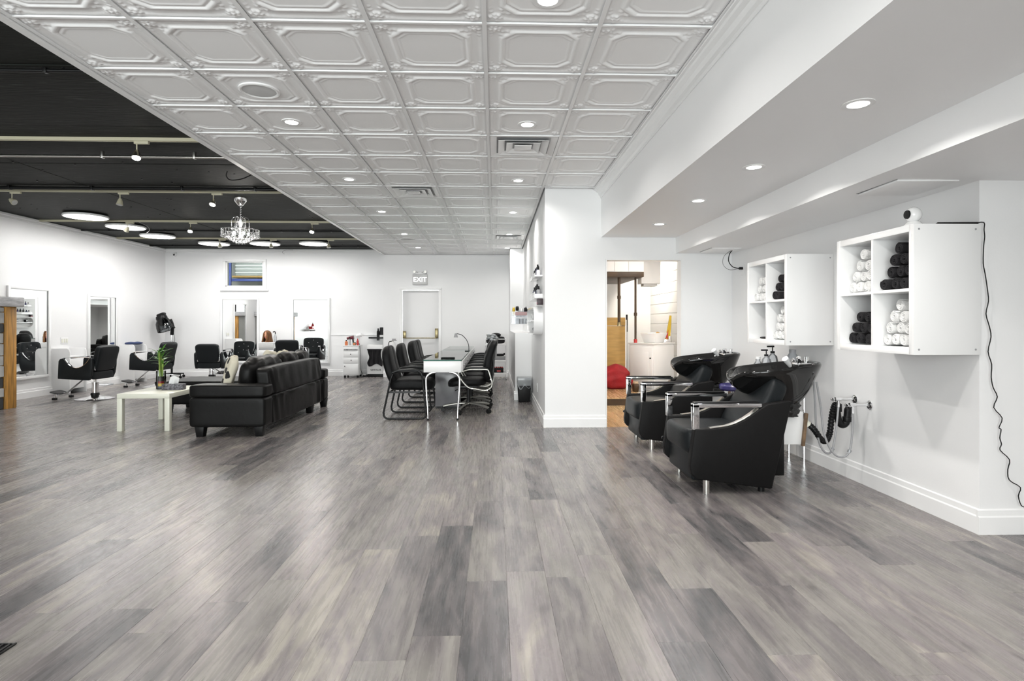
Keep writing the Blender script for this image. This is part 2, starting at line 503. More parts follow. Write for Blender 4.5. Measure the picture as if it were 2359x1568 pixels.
for (a, b) in ((XL, -6.9), (-4.5, -4.2), (-1.8, -1.5), (0.9, 5.0)):
    fw.append((a, b, YF - .12, YF, 0, 2.95))
for (a, b) in ((-6.9, -4.5), (-4.2, -1.8), (-1.5, 0.9)):
    fw += [(a, b, YF - .12, YF, 0, .45), (a, b, YF - .12, YF, 2.5, 2.95)]
hull('wall_front', WALL, 'white shopfront wall behind the viewer with three added windows', 'wall', fw)
for i, (a, b) in enumerate(((-6.9, -4.5), (-4.2, -1.8), (-1.5, 0.9))):  # unseen windows added so daylight enters from behind the viewer
    w = thing('window_%d' % (i + 2), 'unseen shopfront window behind the viewer, added to let in daylight', 'window', ((a + b) / 2, YF - .06, .45), group='added shopfront windows')
    w['kind'] = 'structure'
    hw = (b - a) / 2
    MB().box(-hw, hw, -.004, .004, 0, 2.05).build('pane', CLEAR, w, smooth=False)
    m = MB().box(-hw, -hw + .05, -.03, .03, 0, 2.05).box(hw - .05, hw, -.03, .03, 0, 2.05).box(-hw, hw, -.03, .03, 0, .05).box(-hw, hw, -.03, .03, 2.0, 2.05)
    m.build('window_frame', BLACKP, w, smooth=False)
    ld = bpy.data.lights.new('sky_portal', 'AREA'); ld.shape = 'RECTANGLE'; ld.size = b - a; ld.size_y = 2.05
    ld.cycles.is_portal = True
    lo = bpy.data.objects.new('sky_portal', ld); COL.objects.link(lo); lo.parent = w
    lo.location = (0, -.12, 1.02); lo.rotation_euler = (R(90), 0, R(0))

# ---- ceilings
CE = tag(MB().box(-2.50, 1.233, YF, YD + .14, 2.80, 2.95).build('ceiling', WALL, smooth=False),
         'dropped white ceiling of square embossed tiles in a grid', 'ceiling', kind='structure')
TS = 0.6; TX0, TY0 = -0.054, 3.025

BOSS = [(.83, .83, .045, .024)]
for k_ in range(6):
    a_ = R(45 + 60 * k_)
    BOSS.append((.83 + .085 * math.cos(a_), .83 + .085 * math.sin(a_), .042, .018))
BOSS += [(.72, .60, .05, .012), (.60, .72, .05, .012), (.90, .66, .035, .010), (.66, .90, .035, .010), (.91, .56, .028, .008), (.56, .91, .028, .008), (.70, .70, .04, .010)]
def tile_height(x, y):
    """relief (metres, downwards) of the embossed tile, x,y in -0.29..0.29"""
    u, v = abs(x) / .29, abs(y) / .29
    # octagonal frame: square with cut corners
    d = max(u, v, (u + v) / 1.68)
    h = 0.0
    def ridge(t, c, w): 
        e = abs(t - c) / w
        return max(0.0, 1 - e * e) if e < 1 else 0.0
    h += .017 * ridge(d, .70, .06)
    h += .009 * ridge(d, .60, .03)
    if d < .57: h += .004
    elif d < .60: h += .004 * (.60 - d) / .03
    h += .006 * ridge(max(u, v), .95, .05)
    # floral corner boss
    for (cx, cy, r, a) in BOSS:
        q = ((u - cx) ** 2 + (v - cy) ** 2) / (r * r)
        if q < 4: h += a * math.exp(-q * 1.4)
    return h

NT = 84
tm = MB()
tm.grid(NT, NT, lambda a, b: ((a - .5) * .586, (b - .5) * .586, -.62 * min(.028, tile_height((a - .5) * .58, (b - .5) * .58))))
TILEME = tm.mesh('tile', TILE, merge=False, angle=80)
vents = {(0, 3), (-2, 6), (0, 12)}
def tile_rows():
    for i in range(-4, 2):
        for j in range(-10, 17):
            xc, yc = TX0 + (i + .5) * TS, TY0 + (j + .5) * TS
            if i == 1 and yc > YC - .2: continue
            yield i, j, xc, yc
TR = list(tile_rows())
for i, j, xc, yc in TR:
    if (i, j) in vents: continue
    place('ceiling_tile', TILEME, CE, (xc, yc, 2.762))
# grid bars (each a part)
for i in range(-4, 3):
    y1 = YC if i >= 2 else YD
    x = TX0 + i * TS
    if i == -4: x += .01
    MB().prism([(x - .012, 2.747), (x - .012, 2.750), (x - .004, 2.752), (x - .004, 2.80), (x + .004, 2.80), (x + .004, 2.752), (x + .012, 2.750), (x + .012, 2.747)], 'y', YF, y1).build('grid_bar', TBAR, CE, smooth=False)
for j in range(-10, 18):
    y = TY0 + j * TS
    x1 = TX0 + (2 if y < YC else 1) * TS
    if y > YD: continue
    MB().prism([(y - .008, 2.749), (y - .008, 2.752), (y - .003, 2.753), (y - .003, 2.80), (y + .003, 2.80), (y + .003, 2.753), (y + .008, 2.752), (y + .008, 2.749)], 'x', -2.47, x1).build('grid_bar', TBAR, CE, smooth=False)
hull('trim_1', TRIM, 'white edge fascia where the tile ceiling meets the black ceiling', 'trim', [(-2.512, -2.462, YF, YB, 2.738, ZB + .05)])
cr = [(1.146, ZC), (1.232, ZC), (1.232, 2.652), (1.226, 2.652), (1.222, 2.672), (1.206, 2.684), (1.196, 2.712), (1.172, 2.724), (1.166, 2.736), (1.150, 2.738)]
tag(MB().prism(cr, 'y', YF, YC).build('trim_2', TRIM, angle=25), 'white crown moulding along the right side of the tile ceiling', 'trim', kind='structure')
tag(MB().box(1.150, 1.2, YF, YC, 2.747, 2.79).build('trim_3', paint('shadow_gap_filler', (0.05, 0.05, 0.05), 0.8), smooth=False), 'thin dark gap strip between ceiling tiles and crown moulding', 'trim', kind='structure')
hull('ceiling_soffit', SOFF, 'smooth white soffit with four recessed spotlights', 'ceiling', [(1.233, 2.107, YF, YC, 2.20, 2.95)])
hull('ceiling_bulkhead', SOFF, 'lower white bulkhead along the wash wall', 'ceiling', [(2.107, 5.0, YF, YC, 2.017, 2.95)])
hull('ceiling_right', SOFF, 'white ceiling cap above the right side wall', 'ceiling', [(1.233, 5.12, YF - .12, YC + .13, 2.95, 3.0)])
for nm, x0, x1, y0, y1, lb in (('access_panel', 2.28, 2.64, 3.24, 3.60, 'square white access panel ajar in the bulkhead above the near cubby shelf'),
                               ('access_panel', 2.34, 2.66, 6.22, 6.58, 'small white access panel in the far end of the bulkhead')):
    t = thing(nm, lb, 'panel', ((x0 + x1) / 2, (y0 + y1) / 2, 2.017))
    a, b = (x1 - x0) / 2, (y1 - y0) / 2
    m = MB().obox((0, 0, -.006), (2 * a, 2 * b, .010), (R(-0.6), R(-0.6), 0))
    m.build('panel_door', SOFF, t, bevel=.001)
    MB().box(-a - .006, -a - .001, -b - .006, b + .006, -.003, -.0005).box(-a - .006, a + .006, b + .001, b + .007, -.003, -.0005).build('panel_gap', GREYP, t, smooth=False)

# black ceiling of painted sheets
CB = tag(MB().box(XL - .12, -2.50, YF, YB + .12, ZB + .012, 3.05).build('ceiling_black', BLKC, smooth=False),
         'black painted ceiling of sheets with scuff marks on the left', 'ceiling', kind='structure')
ys = [3.94 + 1.2125 * k for k in range(-6, 9)]
ys[0] = YF; ys[-1] = YB
for k in range(len(ys) - 1):
    a, b = ys[k] + .006, ys[k + 1] - .006
    dz = random.choice((0, .002, .004))
    for (x0, x1) in ((XL + .003, -5.06), (-5.05, -2.515)):
        MB().box(-(x1 - x0) / 2, (x1 - x0) / 2, -(b - a) / 2, (b - a) / 2, 0, .012).build('ceiling_sheet', BLKC, CB, loc=((x0 + x1) / 2, (a + b) / 2, ZB - dz), bevel=.003, seg=1)
# screw heads dotted over the sheets, one joined part
m = MB()
for k in range(70):
    x, y = random.uniform(-7.3, -2.7), random.uniform(3.2, 13.2)
    m.cyl((x, y, ZB - .010), (x, y, ZB + .004), .010, n=6)
so = m.build('screw', BLACKM, CB, smooth=False); so['kind'] = 'stuff'

# trims at the top of the left and back walls
def wallband(name, label, prof, axis, a, b):
    return tag(MB().prism(prof, axis, a, b).build(name, TRIM, angle=25), label, 'trim', kind='structure')
wallband('trim_4', 'white cornice strip along the top of the left wall', [(XL, ZB - .004), (XL + .030, ZB - .012), (XL + .030, ZB - .04), (XL + .016, ZB - .05), (XL + .016, ZB - .085), (XL, ZB - .09)], 'y', YF, YB)
wallband('trim_5', 'white cornice strip along the top of the far wall', [(YB, ZB - .004), (YB - .030, ZB - .012), (YB - .030, ZB - .04), (YB - .016, ZB - .05), (YB - .016, ZB - .085), (YB, ZB - .09)], 'x', XL + .03, -2.5)
# baseboards
def bprof(p, s): return [(p, 0), (p + s * .018, 0), (p + s * .018, .098), (p + s * .012, .106), (p + s * .010, .136), (p, .142)]
def base(name, label, prof, axis, a, b):
    return tag(MB().prism(prof, axis, a, b).build(name, TRIM, angle=25), label, 'baseboard', kind='structure')
base('baseboard_left', 'white baseboard along the left wall', bprof(XL, 1), 'y', YF, YB)
base('baseboard_back', 'white baseboard along the far wall', bprof(YB, -1), 'x', XL + .018, -2.50)
base('baseboard_back_exit', 'white baseboard left of the exit door', bprof(YD, -1), 'x', -2.50, -2.14)
base('baseboard_back_cart', 'white baseboard right of the exit door behind the cart', bprof(YD, -1), 'x', -1.20, 0.32)
base('baseboard_partition_front', 'tall white baseboard at the foot of the partition column', bprof(YC, -1), 'x', 0.562, 1.285)
base('baseboard_partition_left', 'white baseboard on the nail-table side of the partition', bprof(0.58, -1), 'y', YC, 9.16)
base('baseboard_low', 'white baseboard on the front of the half wall behind the bin', bprof(9.16, -1), 'x', 0.302, 0.562)
base('baseboard_low_side', 'white baseboard on the long side of the half wall', bprof(0.32, -1), 'y', 9.16, YD)
base('baseboard_doorway', 'white baseboard right of the open doorway', bprof(YC, -1), 'x', 2.18, XW)
base('baseboard_right', 'white baseboard along the wash-area wall', bprof(XW, -1), 'y', YK, YC)
base('baseboard_right_near', 'white baseboard under the hanging cable at the right edge', bprof(YK, -1), 'x', XW - .018, 5.0)
# pale chair rail on the far wall
wallband('trim_6', 'thin white rail on the far wall beside the trolley', [(YB, .93), (YB - .012, .93), (YB - .012, .965), (YB, .965)], 'x', -3.75, -2.5)

# ---- floor
FL = tag(MB().box(XL - .12, 5.12, YF - .12, YB + .12, -.12, -.0035).build('floor', paint('subfloor_dark', (0.05, 0.05, 0.05), 0.8), smooth=False),
         'grey oak-look plank floor running towards the far wall', 'floor', kind='structure')
PWD, PLN = 0.186, 1.22
def plank_mesh(w, l):
    a, b, e = w / 2 - .0002, l / 2 - .0002, .0009
    vs = [(-a, -b, -.004), (a, -b, -.004), (a, b, -.004), (-a, b, -.004)]
    vs += [(-a, -b, -.0007), (a, -b, -.0007), (a, b, -.0007), (-a, b, -.0007)]
    vs += [(-a + e, -b + e, 0), (a - e, -b + e, 0), (a - e, b - e, 0), (-a + e, b - e, 0)]
    fs = []
    for k in (0, 4):
        for i in range(4): fs.append((k + i, k + (i + 1) % 4, k + 4 + (i + 1) % 4, k + 4 + i))
    fs.append((8, 9, 10, 11))
    return vs, fs
full = MB().add(*plank_mesh(PWD, PLN)).mesh('plank', PLK, smooth=False)
pl = []
rp = random.Random(11)
ci = 0; x = XL - .05
th = math.atan(39.7 / 1344.0); ct, st_ = math.cos(th), math.sin(th)
def project(X, Y, Z):
    D = X * st_ + Y * ct
    if D < .2: return None
    return 1179.5 + 1344 * (X * ct - Y * st_) / D, 745 - 1344 * (Z - CAMH) / D, D
while x < 5.05:
    y = YF - rp.uniform(0, 1.2)
    while y < YB + .05:
        y0, y1 = max(y, YF), min(y + PLN, YB + .05)
        if y1 - y0 > .03: pl.append((x + PWD / 2, (y0 + y1) / 2, y1 - y0))
        y += PLN
    x += PWD
scored = []
for p in pl:
    q = project(p[0], p[1], 0)
    s = 0
    if q:
        qs = [project(p[0] + dx, p[1] + dy, 0) for dx in (-.09, .09) for dy in (-p[2] / 2, p[2] / 2)]
        if any(t and -5 < t[0] < 2364 and t[1] < 1580 for t in qs + [q]) and not (p[0] > XW and p[1] > YK) and not (p[0] > 0.6 and p[1] > YC + .4):
            s = 1 / q[2] ** 3
    scored.append((s, p))
scored.sort(key=lambda t: -t[0])
nb = 0
rest = MB()
for s, (px_, py_, ln) in scored:
    if s > 0 and nb < 300:
        nb += 1
        if abs(ln - PLN) < 1e-4: place('plank', full, FL, (px_, py_, 0))
        else: MB().add(*plank_mesh(PWD, ln)).build('plank', PLK, FL, loc=(px_, py_, 0), smooth=False)
    elif not (px_ > 0.6 and py_ > YC + .75):
        vs, fs = plank_mesh(PWD, ln)
        rest.add([(a + px_, b + py_, c) for a, b, c in vs], fs)
ro = rest.build('plank_field', PLKF, FL, smooth=False, merge=False); ro['kind'] = 'stuff'

# ---- exit door
d = thing('door_1', 'white exit door with a push bar in the far wall', 'door', (-1.67, YD + .05, 0)); d['kind'] = 'structure'
MB().box(-.405, .405, -.0, .045, .006, 1.948).build('door_leaf', paint('door_paint', (0.80, 0.80, 0.805), 0.35), d, bevel=.002)
for a, b in ((-.47, -.408), (.408, .47)): MB().box(a, b, -.072, .02, 0, 1.951).build('frame_side', TRIM, d, bevel=.003)
MB().box(-.47, .47, -.072, .02, 1.952, 2.012).build('frame_head', TRIM, d, bevel=.003)
pb = MB().cyl((-.35, -.075, .875), (.35, -.075, .875), .011, n=10).build('push_bar', BRASS, d)
for sx in (-1, 1):
    hh = .22 if sx > 0 else .16
    mm = MB().box(sx * .36 - .035, sx * .36 + .035, -.055, -.001, .87, .87 + hh).cyl((sx * .36, -.04, .90), (sx * .36, -.08, .875), .014, n=8)
    mm.build('latch_housing', BRASS, d, bevel=.006)

# ---- high window on the far wall
w1 = thing('window_1', 'small high interior window in the far wall looking into the next hall', 'window', (-5.73, YB, 2.05)); w1['kind'] = 'structure'
for a, b in ((-.49, -.43), (.43, .49)): MB().box(a, b, -.03, 0, -.07, .57).build('frame_side', TRIM, w1, bevel=.003)
for a, b, q in ((.571, .63, .49), (-.07, -.001, .429)): MB().box(-q, q, -.03, 0, a, b).build('frame_rail', TRIM, w1, bevel=.003)
MB().box(-.43, -.40, 0, .1, 0, .57).box(.40, .43, 0, .1, 0, .57).box(-.43, .43, 0, .1, -.001, .02).box(-.43, .43, 0, .1, .55, .571).build('window_reveal', TRIM, w1, smooth=False)
MB().box(-.54, .54, -.05, 0, -.10, -.07).build('window_sill', TRIM, w1, bevel=.004)
MB().box(-.40, .40, .05, .056, .02, .55).build('pane', WINGL, w1, smooth=False)
# neighbouring hall seen through it
hull('wall_hall', CONC, 'grey hall wall seen through the small high window', 'wall', [(-8.6, -3.2, 17.4, 17.5, 0, 4.2), (-8.6, -8.5, YB + .12, 17.4, 0, 4.2), (-3.3, -3.2, YB + .12, 17.4, 0, 4.2)])
hull('ceiling_hall', paint('hall_dark', (0.06, 0.07, 0.065), 0.6), 'dark hall ceiling seen through the small high window', 'ceiling', [(-8.6, -3.2, YB + .12, 17.5, 4.2, 4.3)])
hull('floor_hall', CONC, 'grey mezzanine slab seen through the small high window', 'floor', [(-8.6, -3.2, YB + .12, 17.5, 1.9, 2.0)])
RB = paint('rack_blue', (0.03, 0.06, 0.30), 0.4)
rk = thing('storage_rack', 'blue steel storage rack behind the small high window', 'rack', (-7.1, 17.0, 2.0))
for sx in (-.45, .78): MB().box(sx - .035, sx + .035, -.16, -.10, 0, 1.3).build('upright', RB, rk, bevel=.004)
for z in (.41,): MB().box(-.45, .78, -.10, -.04, z, z + .07).build('beam', RB, rk, bevel=.004)
MB().box(-.41, .74, -.095, .3, .52, .57).build('shelf_board', WOODT, rk, bevel=.004)
cr_ = thing('metal_crate', 'pale grey metal crate on the blue rack behind the high window', 'crate', (-7.05, 17.1, 2.571))
MB().box(-.36, .42, -.18, .18, 0, .36).build('crate_body', paint('crate_grey', (0.34, 0.35, 0.34), 0.5), cr_, bevel=.01)
for z in (.08, .18, .28): MB().box(-.37, .43, -.195, -.175, z, z + .02).build('crate_rib', WHITE, cr_, smooth=False)
hl = thing('hall_lamp', 'bright lamp strip hanging in the hall behind the high window', 'lamp', (-6.3, 15.2, 3.6))
MB().box(-.5, .5, -.06, .06, .03, .08).build('lamp_housing', WHITE, hl, bevel=.004)
MB().box(-.48, .48, -.05, .05, .0, .03).build('lamp_tube', L_LED, hl, smooth=False)
area_light(hl, (0, 0, -.01), .8, 14.0)
# ================================================================ LIGHT FIXTURES
def downlight(loc, label, group, power, size=.055, trimr=.075):
    t = thing('recessed_spotlight', label, 'spotlight', loc, group=group)
    MB().lathe([(trimr * .62, .004), (trimr * .66, -.004), (trimr, -.003), (trimr, .003), (trimr * .62, .004)], n=24, caps=False).build('trim_ring', TRIM, t)
    MB().lathe([(0, -.001), (size * .9, -.001), (size * .9, .002), (0, .002)], n=20).build('lens', L_DOWN, t)
    area_light(t, (0, 0, -.012), size * 1.6, power, spread=150)
    return t
LY = [2.80, 4.56, 6.35, 8.17, 10.18, 12.0]
for k, y in enumerate(LY):
    nm = ['nearest', 'second', 'third', 'fourth', 'fifth', 'farthest'][k]
    downlight((.255, y, 2.757), 'small recessed ceiling spotlight, %s in the row by the partition' % nm, 'spotlights in the tile ceiling', PW_DOWN)
    if k: downlight((-1.57, y, 2.757), 'small recessed ceiling spotlight, %s in the row beside the black ceiling' % ['', 'nearest', 'second', 'third', 'fourth', 'farthest'][k], 'spotlights in the tile ceiling', PW_DOWN)
for y, w in ((-.6, 'behind'), (1.1, 'above')):
    for x, v in ((.255, 'right'), (-1.57, 'left')): downlight((x, y, 2.757), 'recessed ceiling spotlight just %s the viewer, %s row' % (w, v), 'spotlights in the tile ceiling', PW_DOWN)
for k, y in enumerate((2.61, 3.68, 4.70, 5.82)):
    downlight((1.655, y, 2.20), 'recessed spotlight in the smooth soffit, %s of four' % ['nearest', 'second', 'third', 'farthest'][k], 'spotlights in the soffit', PW_SOFFIT, .05, .07)
for y, w in ((1.5, 'outside the top edge of the view'), (.2, 'beside the viewer')): downlight((1.655, y, 2.20), 'recessed soffit spotlight ' + w, 'spotlights in the soffit', PW_SOFFIT, .05, .07)

for y, w in ((-1.4, 'back'), (1.0, 'front')): downlight((3.5, y, 2.017), 'added unseen spotlight in the low bulkhead right of the viewer, %s one' % w, 'added spotlights in the bulkhead', PW_SOFFIT * 1.4, .05, .07)  # extra lamps out of view, added to brighten the near right side
# round LED panels under the black ceiling
LEDS = [(-6.38, 9.30, 'nearest along the left wall'), (-6.38, 10.29, 'second along the left wall, behind a track spot'), (-6.44, 11.35, 'farthest along the left wall'),
        (-5.86, 12.37, 'left of the three above the far wall'), (-4.80, 12.34, 'middle of the three above the far wall'), (-3.77, 12.31, 'right of the three above the far wall')]
for x, y, w in LEDS:
    t = thing('led_panel', 'round white LED ceiling panel, ' + w, 'ceiling lamp', (x, y, 2.855), group='round LED panels under the black ceiling')
    MB().lathe([(.285, .0), (.30, .0), (.305, .012), (.30, .03), (0, .03)], n=40, caps=False).build('rim', TRIM, t)
    MB().lathe([(0, .002), (.286, .002), (.286, .006), (0, .006)], n=40).build('diffuser', L_LED, t)
    MB().cyl((0, 0, .03), (0, 0, .06), .05, n=12).build('mount', BLACKP, t)
    area_light(t, (0, 0, -.006), .56, PW_LED, col=(1, .985, .96))
for x, y, w in ((-6.3, 2.0, 'near the shopfront by the left wall'), (-6.3, 5.0, 'just outside the left edge of the view'), (-4.2, .6, 'near the shopfront towards the middle')):  # invented panels outside the view, added for more light on the left
    t = thing('led_panel', 'added unseen round LED ceiling panel ' + w, 'ceiling lamp', (x, y, 2.855), group='round LED panels under the black ceiling')
    MB().lathe([(.285, .0), (.30, .0), (.305, .012), (.30, .03), (0, .03)], n=40, caps=False).build('rim', TRIM, t)
    MB().lathe([(0, .002), (.286, .002), (.286, .006), (0, .006)], n=40).build('diffuser', L_LED, t)
    MB().cyl((0, 0, .03), (0, 0, .06), .05, n=12).build('mount', BLACKP, t)
    area_light(t, (0, 0, -.006), .56, PW_LED * .5, col=(1, .985, .96))

# lighting tracks, conduits
CREAM = paint('cream_track', (0.52, 0.49, 0.36), 0.45)
TRK = [(5.48, .020, 'nearest cream lighting track across the black ceiling'), (7.62, .016, 'cream lighting track above the chandelier'),
       (9.84, .016, 'cream lighting track behind the chandelier'), (11.80, .016, 'farthest cream lighting track over the round panels')]
for y, w, lb in TRK:
    t = thing('lighting_track', lb, 'track', (-5.0, y, ZB))
    MB().prism([(-w, 0), (-w, -.030), (-w * .5, -.030), (-w * .5, -.012), (w * .5, -.012), (w * .5, -.030), (w, -.030), (w, 0)], 'x', -2.5, 2.47).build('rail', CREAM, t, smooth=False)
    MB().box(2.44, 2.475, -w - .004, w + .004, -.034, 0).build('end_cap', CREAM, t, bevel=.002)
PIPES = [(5.92, .014, STEEL, 'bright metal conduit pipe across the black ceiling', .05), (7.40, .020, BLACKM, 'black painted pipe across the black ceiling', .03),
         (10.80, .012, BLACKM, 'thin black pipe above the middle LED panel', .02), (12.9, .014, BLACKM, 'black pipe close to the far wall', .02), (3.99, .012, BLACKM, 'black pipe at the near ceiling seam', .02)]
for y, r, mt, lb, dz in PIPES:
    t = thing('conduit_pipe', lb, 'pipe', (-5.0, y, ZB - dz))
    MB().cyl((-2.5, 0, 0), (2.47, 0, 0), r, n=10).build('pipe', mt, t)
    for x in (-2.0, -1.0, 0.0, 1.1, 2.0):
        MB().box(x - .012, x + .012, -r - .006, r + .006, -r - .003, dz).build('pipe_clip', mt, t, bevel=.002)

def track_head(x, y, aim, lit, label):
    t = thing('track_spotlight', label, 'spotlight', (x, y, ZB - .03), group='track spotlights')
    MB().box(-.02, .11, -.016, .016, -.026, 0).build('adapter', CREAM, t, bevel=.003)
    MB().cyl((0, 0, -.02), (0, 0, -.10), .006, n=8).build('stem', CREAM, t)
    d = Vector(aim).normalized()
    c = Vector((0, 0, -.115))
    m = MB()
    p0, p1 = c - d * .035, c + d * .045
    m.cyl(p0, c, .018, .030, n=14); m.cyl(c, p1, .030, .040, n=14)
    m.build('lamp_head', CREAM if not lit else STEEL, t)
    q = c + d * .047
    MB().cyl(q, q + d * .003, .034, n=14).build('lens', L_TRACK if lit else paint('lens_%d' % len(MATS), (.5, .5, .48), .1), t)
    if lit:
        rot = d.to_track_quat('-Z', 'Y').to_euler()
        area_light(t, tuple(q + d * .012), .06, PW_TRACK, col=(1, .95, .87), rot=tuple(rot), spread=120)
HEADS = [(-3.30, 5.48, (.1, -.35, -1), 1, 'lit track spotlight on the nearest cream track'), (-4.80, 7.62, (0, -.2, -1), 0, 'unlit small track spotlight on the second track'),
         (-6.15, 7.62, (.8, -.2, -.5), 0, 'unlit track spotlight tilted sideways at the left end of the second track'), (-3.62, 7.62, (-.1, -.5, -1), 1, 'lit track spotlight beside the chandelier'),
         (-5.05, 9.84, (.1, -.5, -1), 1, 'lit track spotlight left of the chandelier on the third track'), (-6.08, 9.84, (-.5, .2, -.8), 0, 'unlit track spotlight in front of an LED panel'),
         (-3.05, 9.84, (0, -.5, -1), 1, 'lit track spotlight right of the chandelier on the third track'), (-5.48, 11.80, (.2, -.1, -1), 0, 'unlit track spotlight left of the three on the farthest track'),
         (-4.47, 11.80, (.2, -.1, -1), 0, 'unlit track spotlight in the middle of the farthest track'), (-3.33, 11.80, (.2, -.1, -1), 0, 'unlit track spotlight at the right of the farthest track')]
for h in HEADS: track_head(*h)

# ---- chandelier
t = thing('crystal_chandelier', 'crystal bead chandelier hanging from the black ceiling', 'chandelier', (-3.44, 8.0, 2.29))
MB().lathe([(.012, .50), (.03, .505), (.075, .56), (.085, .60), (.085, .612), (0, .612)], n=24).build('canopy', CHROME, t)
m = MB()
for k in range(11):
    z = .50 - k * .0155
    n_ = 10
    ring = []
    for j in range(n_):
        a = 2 * math.pi * j / n_
        if k % 2: ring.append((.008 * math.cos(a), 0, z + .011 * math.sin(a)))
        else: ring.append((0, .008 * math.cos(a), z + .011 * math.sin(a)))
    m.tube(ring, .002, n=5, closed=True)
m.build('chain', CHROME, t)['kind'] = 'stuff'
MB().lathe([(0, .06), (.02, .07), (.028, .10), (.016, .14), (.030, .18), (.022, .22), (.035, .27), (.05, .285), (.018, .30), (.008, .34), (0, .34)], n=16).build('column', CRYS, t)
for k in range(6):
    a = 2 * math.pi * k / 6 + .3
    pts = [(.01, .29), (.035, .33), (.065, .345), (.095, .335), (.11, .30)]
    P = [(r * math.cos(a), r * math.sin(a), z) for r, z in pts]
    MB().tube(spline(P, 5), .004, n=6).build('upper_arm', CHROME, t)
    m = MB()
    for q in range(6): m.ball((.11 * math.cos(a), .11 * math.sin(a), .295 - q * .016), .007, 8, 5)
    m.ball((.11 * math.cos(a), .11 * math.sin(a), .192), (.013, .013, .016), 8, 6)
    m.build('bead_string', CRYS, t)['kind'] = 'stuff'
for rr, z in ((.235, .175), (.16, .14), (.1, .10)):
    ring = [(rr * math.cos(2 * math.pi * j / 32), rr * math.sin(2 * math.pi * j / 32), z) for j in range(32)]
    MB().tube(ring, .005, n=6, closed=True).build('ring', CHROME, t)
for k in range(8):
    a = 2 * math.pi * k / 8
    P = spline([(.03 * math.cos(a), .03 * math.sin(a), .15), (.11 * math.cos(a), .11 * math.sin(a), .20), (.19 * math.cos(a), .19 * math.sin(a), .195), (.235 * math.cos(a), .235 * math.sin(a), .175)], 4)
    MB().tube(P, .0045, n=6).build('frame_arm', CHROME, t)
tiers = [(.235, .172, 5, 28), (.195, .12, 2, 24), (.16, .095, 2, 20), (.125, .07, 2, 16), (.09, .05, 2, 12), (.055, .03, 2, 8), (.02, .015, 1, 5)]
bead = MB().ball((0, 0, 0), .0115, 8, 6)
for rr, z, cnt, n_ in tiers:
    m = MB()
    for j in range(n_):
        a = 2 * math.pi * j / n_
        for q in range(cnt):
            r_ = .008 if q < cnt - 1 else .0135
            m.ball((rr * math.cos(a), rr * math.sin(a), z - .012 - q * .019), r_, 7, 5)
    m.build('bead_tier', CRYS, t)['kind'] = 'stuff'
for k in range(5):
    a = 2 * math.pi * k / 5 + .5
    x, y = .10 * math.cos(a), .10 * math.sin(a)
    MB().ball((x, y, .125), (.017, .017, .024), 10, 8).build('bulb', L_BULB, t)
    MB().cyl((x, y, .14), (x, y, .175), .010, n=10).build('socket', CHROME, t)
pl_ = bpy.data.lights.new('lamp_light', 'POINT'); pl_.energy = 10; pl_.shadow_soft_size = .02; pl_.color = (1, .96, .9)
po = bpy.data.objects.new('lamp_light', pl_); COL.objects.link(po); po.parent = t; po.location = (0, 0, .11)

# ---- ceiling vents and speakers
def vent(i, j, label):
    x, y = TX0 + (i + .5) * TS, TY0 + (j + .5) * TS
    t = thing('ceiling_vent', label, 'vent', (x, y, 2.752), group='square ceiling vents')
    h = .293
    MB().box(-h, h, -h, h, .012, .016).build('backing', GREYP, t, smooth=False)
    sl = .055
    for k, a in enumerate((.285, .215, .145)):
        m = MB()
        lo, up = a, a - sl
        z0, z1 = (-.012 if k else -.002), .010
        vs = [(-lo, -lo, z0), (lo, -lo, z0), (lo, lo, z0), (-lo, lo, z0), (-up, -up, z1), (up, -up, z1), (up, up, z1), (-up, up, z1)]
        vs += [(p[0], p[1], p[2] + .003) for p in vs]
        fs = []
        for b in (0, 8):
            for q in range(4): fs.append((b + q, b + (q + 1) % 4, b + 4 + (q + 1) % 4, b + 4 + q))
        for q in range(4):
            fs.append((q, (q + 1) % 4, 8 + (q + 1) % 4, 8 + q)); fs.append((4 + q, 4 + (q + 1) % 4, 12 + (q + 1) % 4, 12 + q))
        m.add(vs, fs)
        m.build('louvre', TRIM, t, smooth=False)
    MB().box(-.075, .075, -.075, .075, -.010, -.006).build('centre_plate', TRIM, t, bevel=.002)
vent(0, 3, 'large square louvred air vent in the near ceiling tiles')
vent(-2, 6, 'square louvred air vent in the middle of the tile ceiling')
vent(0, 12, 'small-looking louvred air vent at the far end of the tile ceiling')
for x, y, lb in ((-1.57, 3.94, 'large round white ceiling speaker in the near tiles'), (-1.60, 10.76, 'far round ceiling speaker near the exit wall')):
    t = thing('ceiling_speaker', lb, 'speaker', (x, y, 2.752), group='round ceiling speakers')
    MB().lathe([(.108, -.004), (.118, -.008), (.13, -.004), (.13, .006), (.108, .006), (.108, -.004)], n=36, caps=False).build('rim', TRIM, t)
    MB().lathe([(0, -.006), (.06, -.005), (.109, -.002), (.109, .004), (0, .004)], n=36).build('grille', paint('speaker_grille_%d' % int(y), (.62, .62, .62), .6, bump=.5, bscale=900), t)
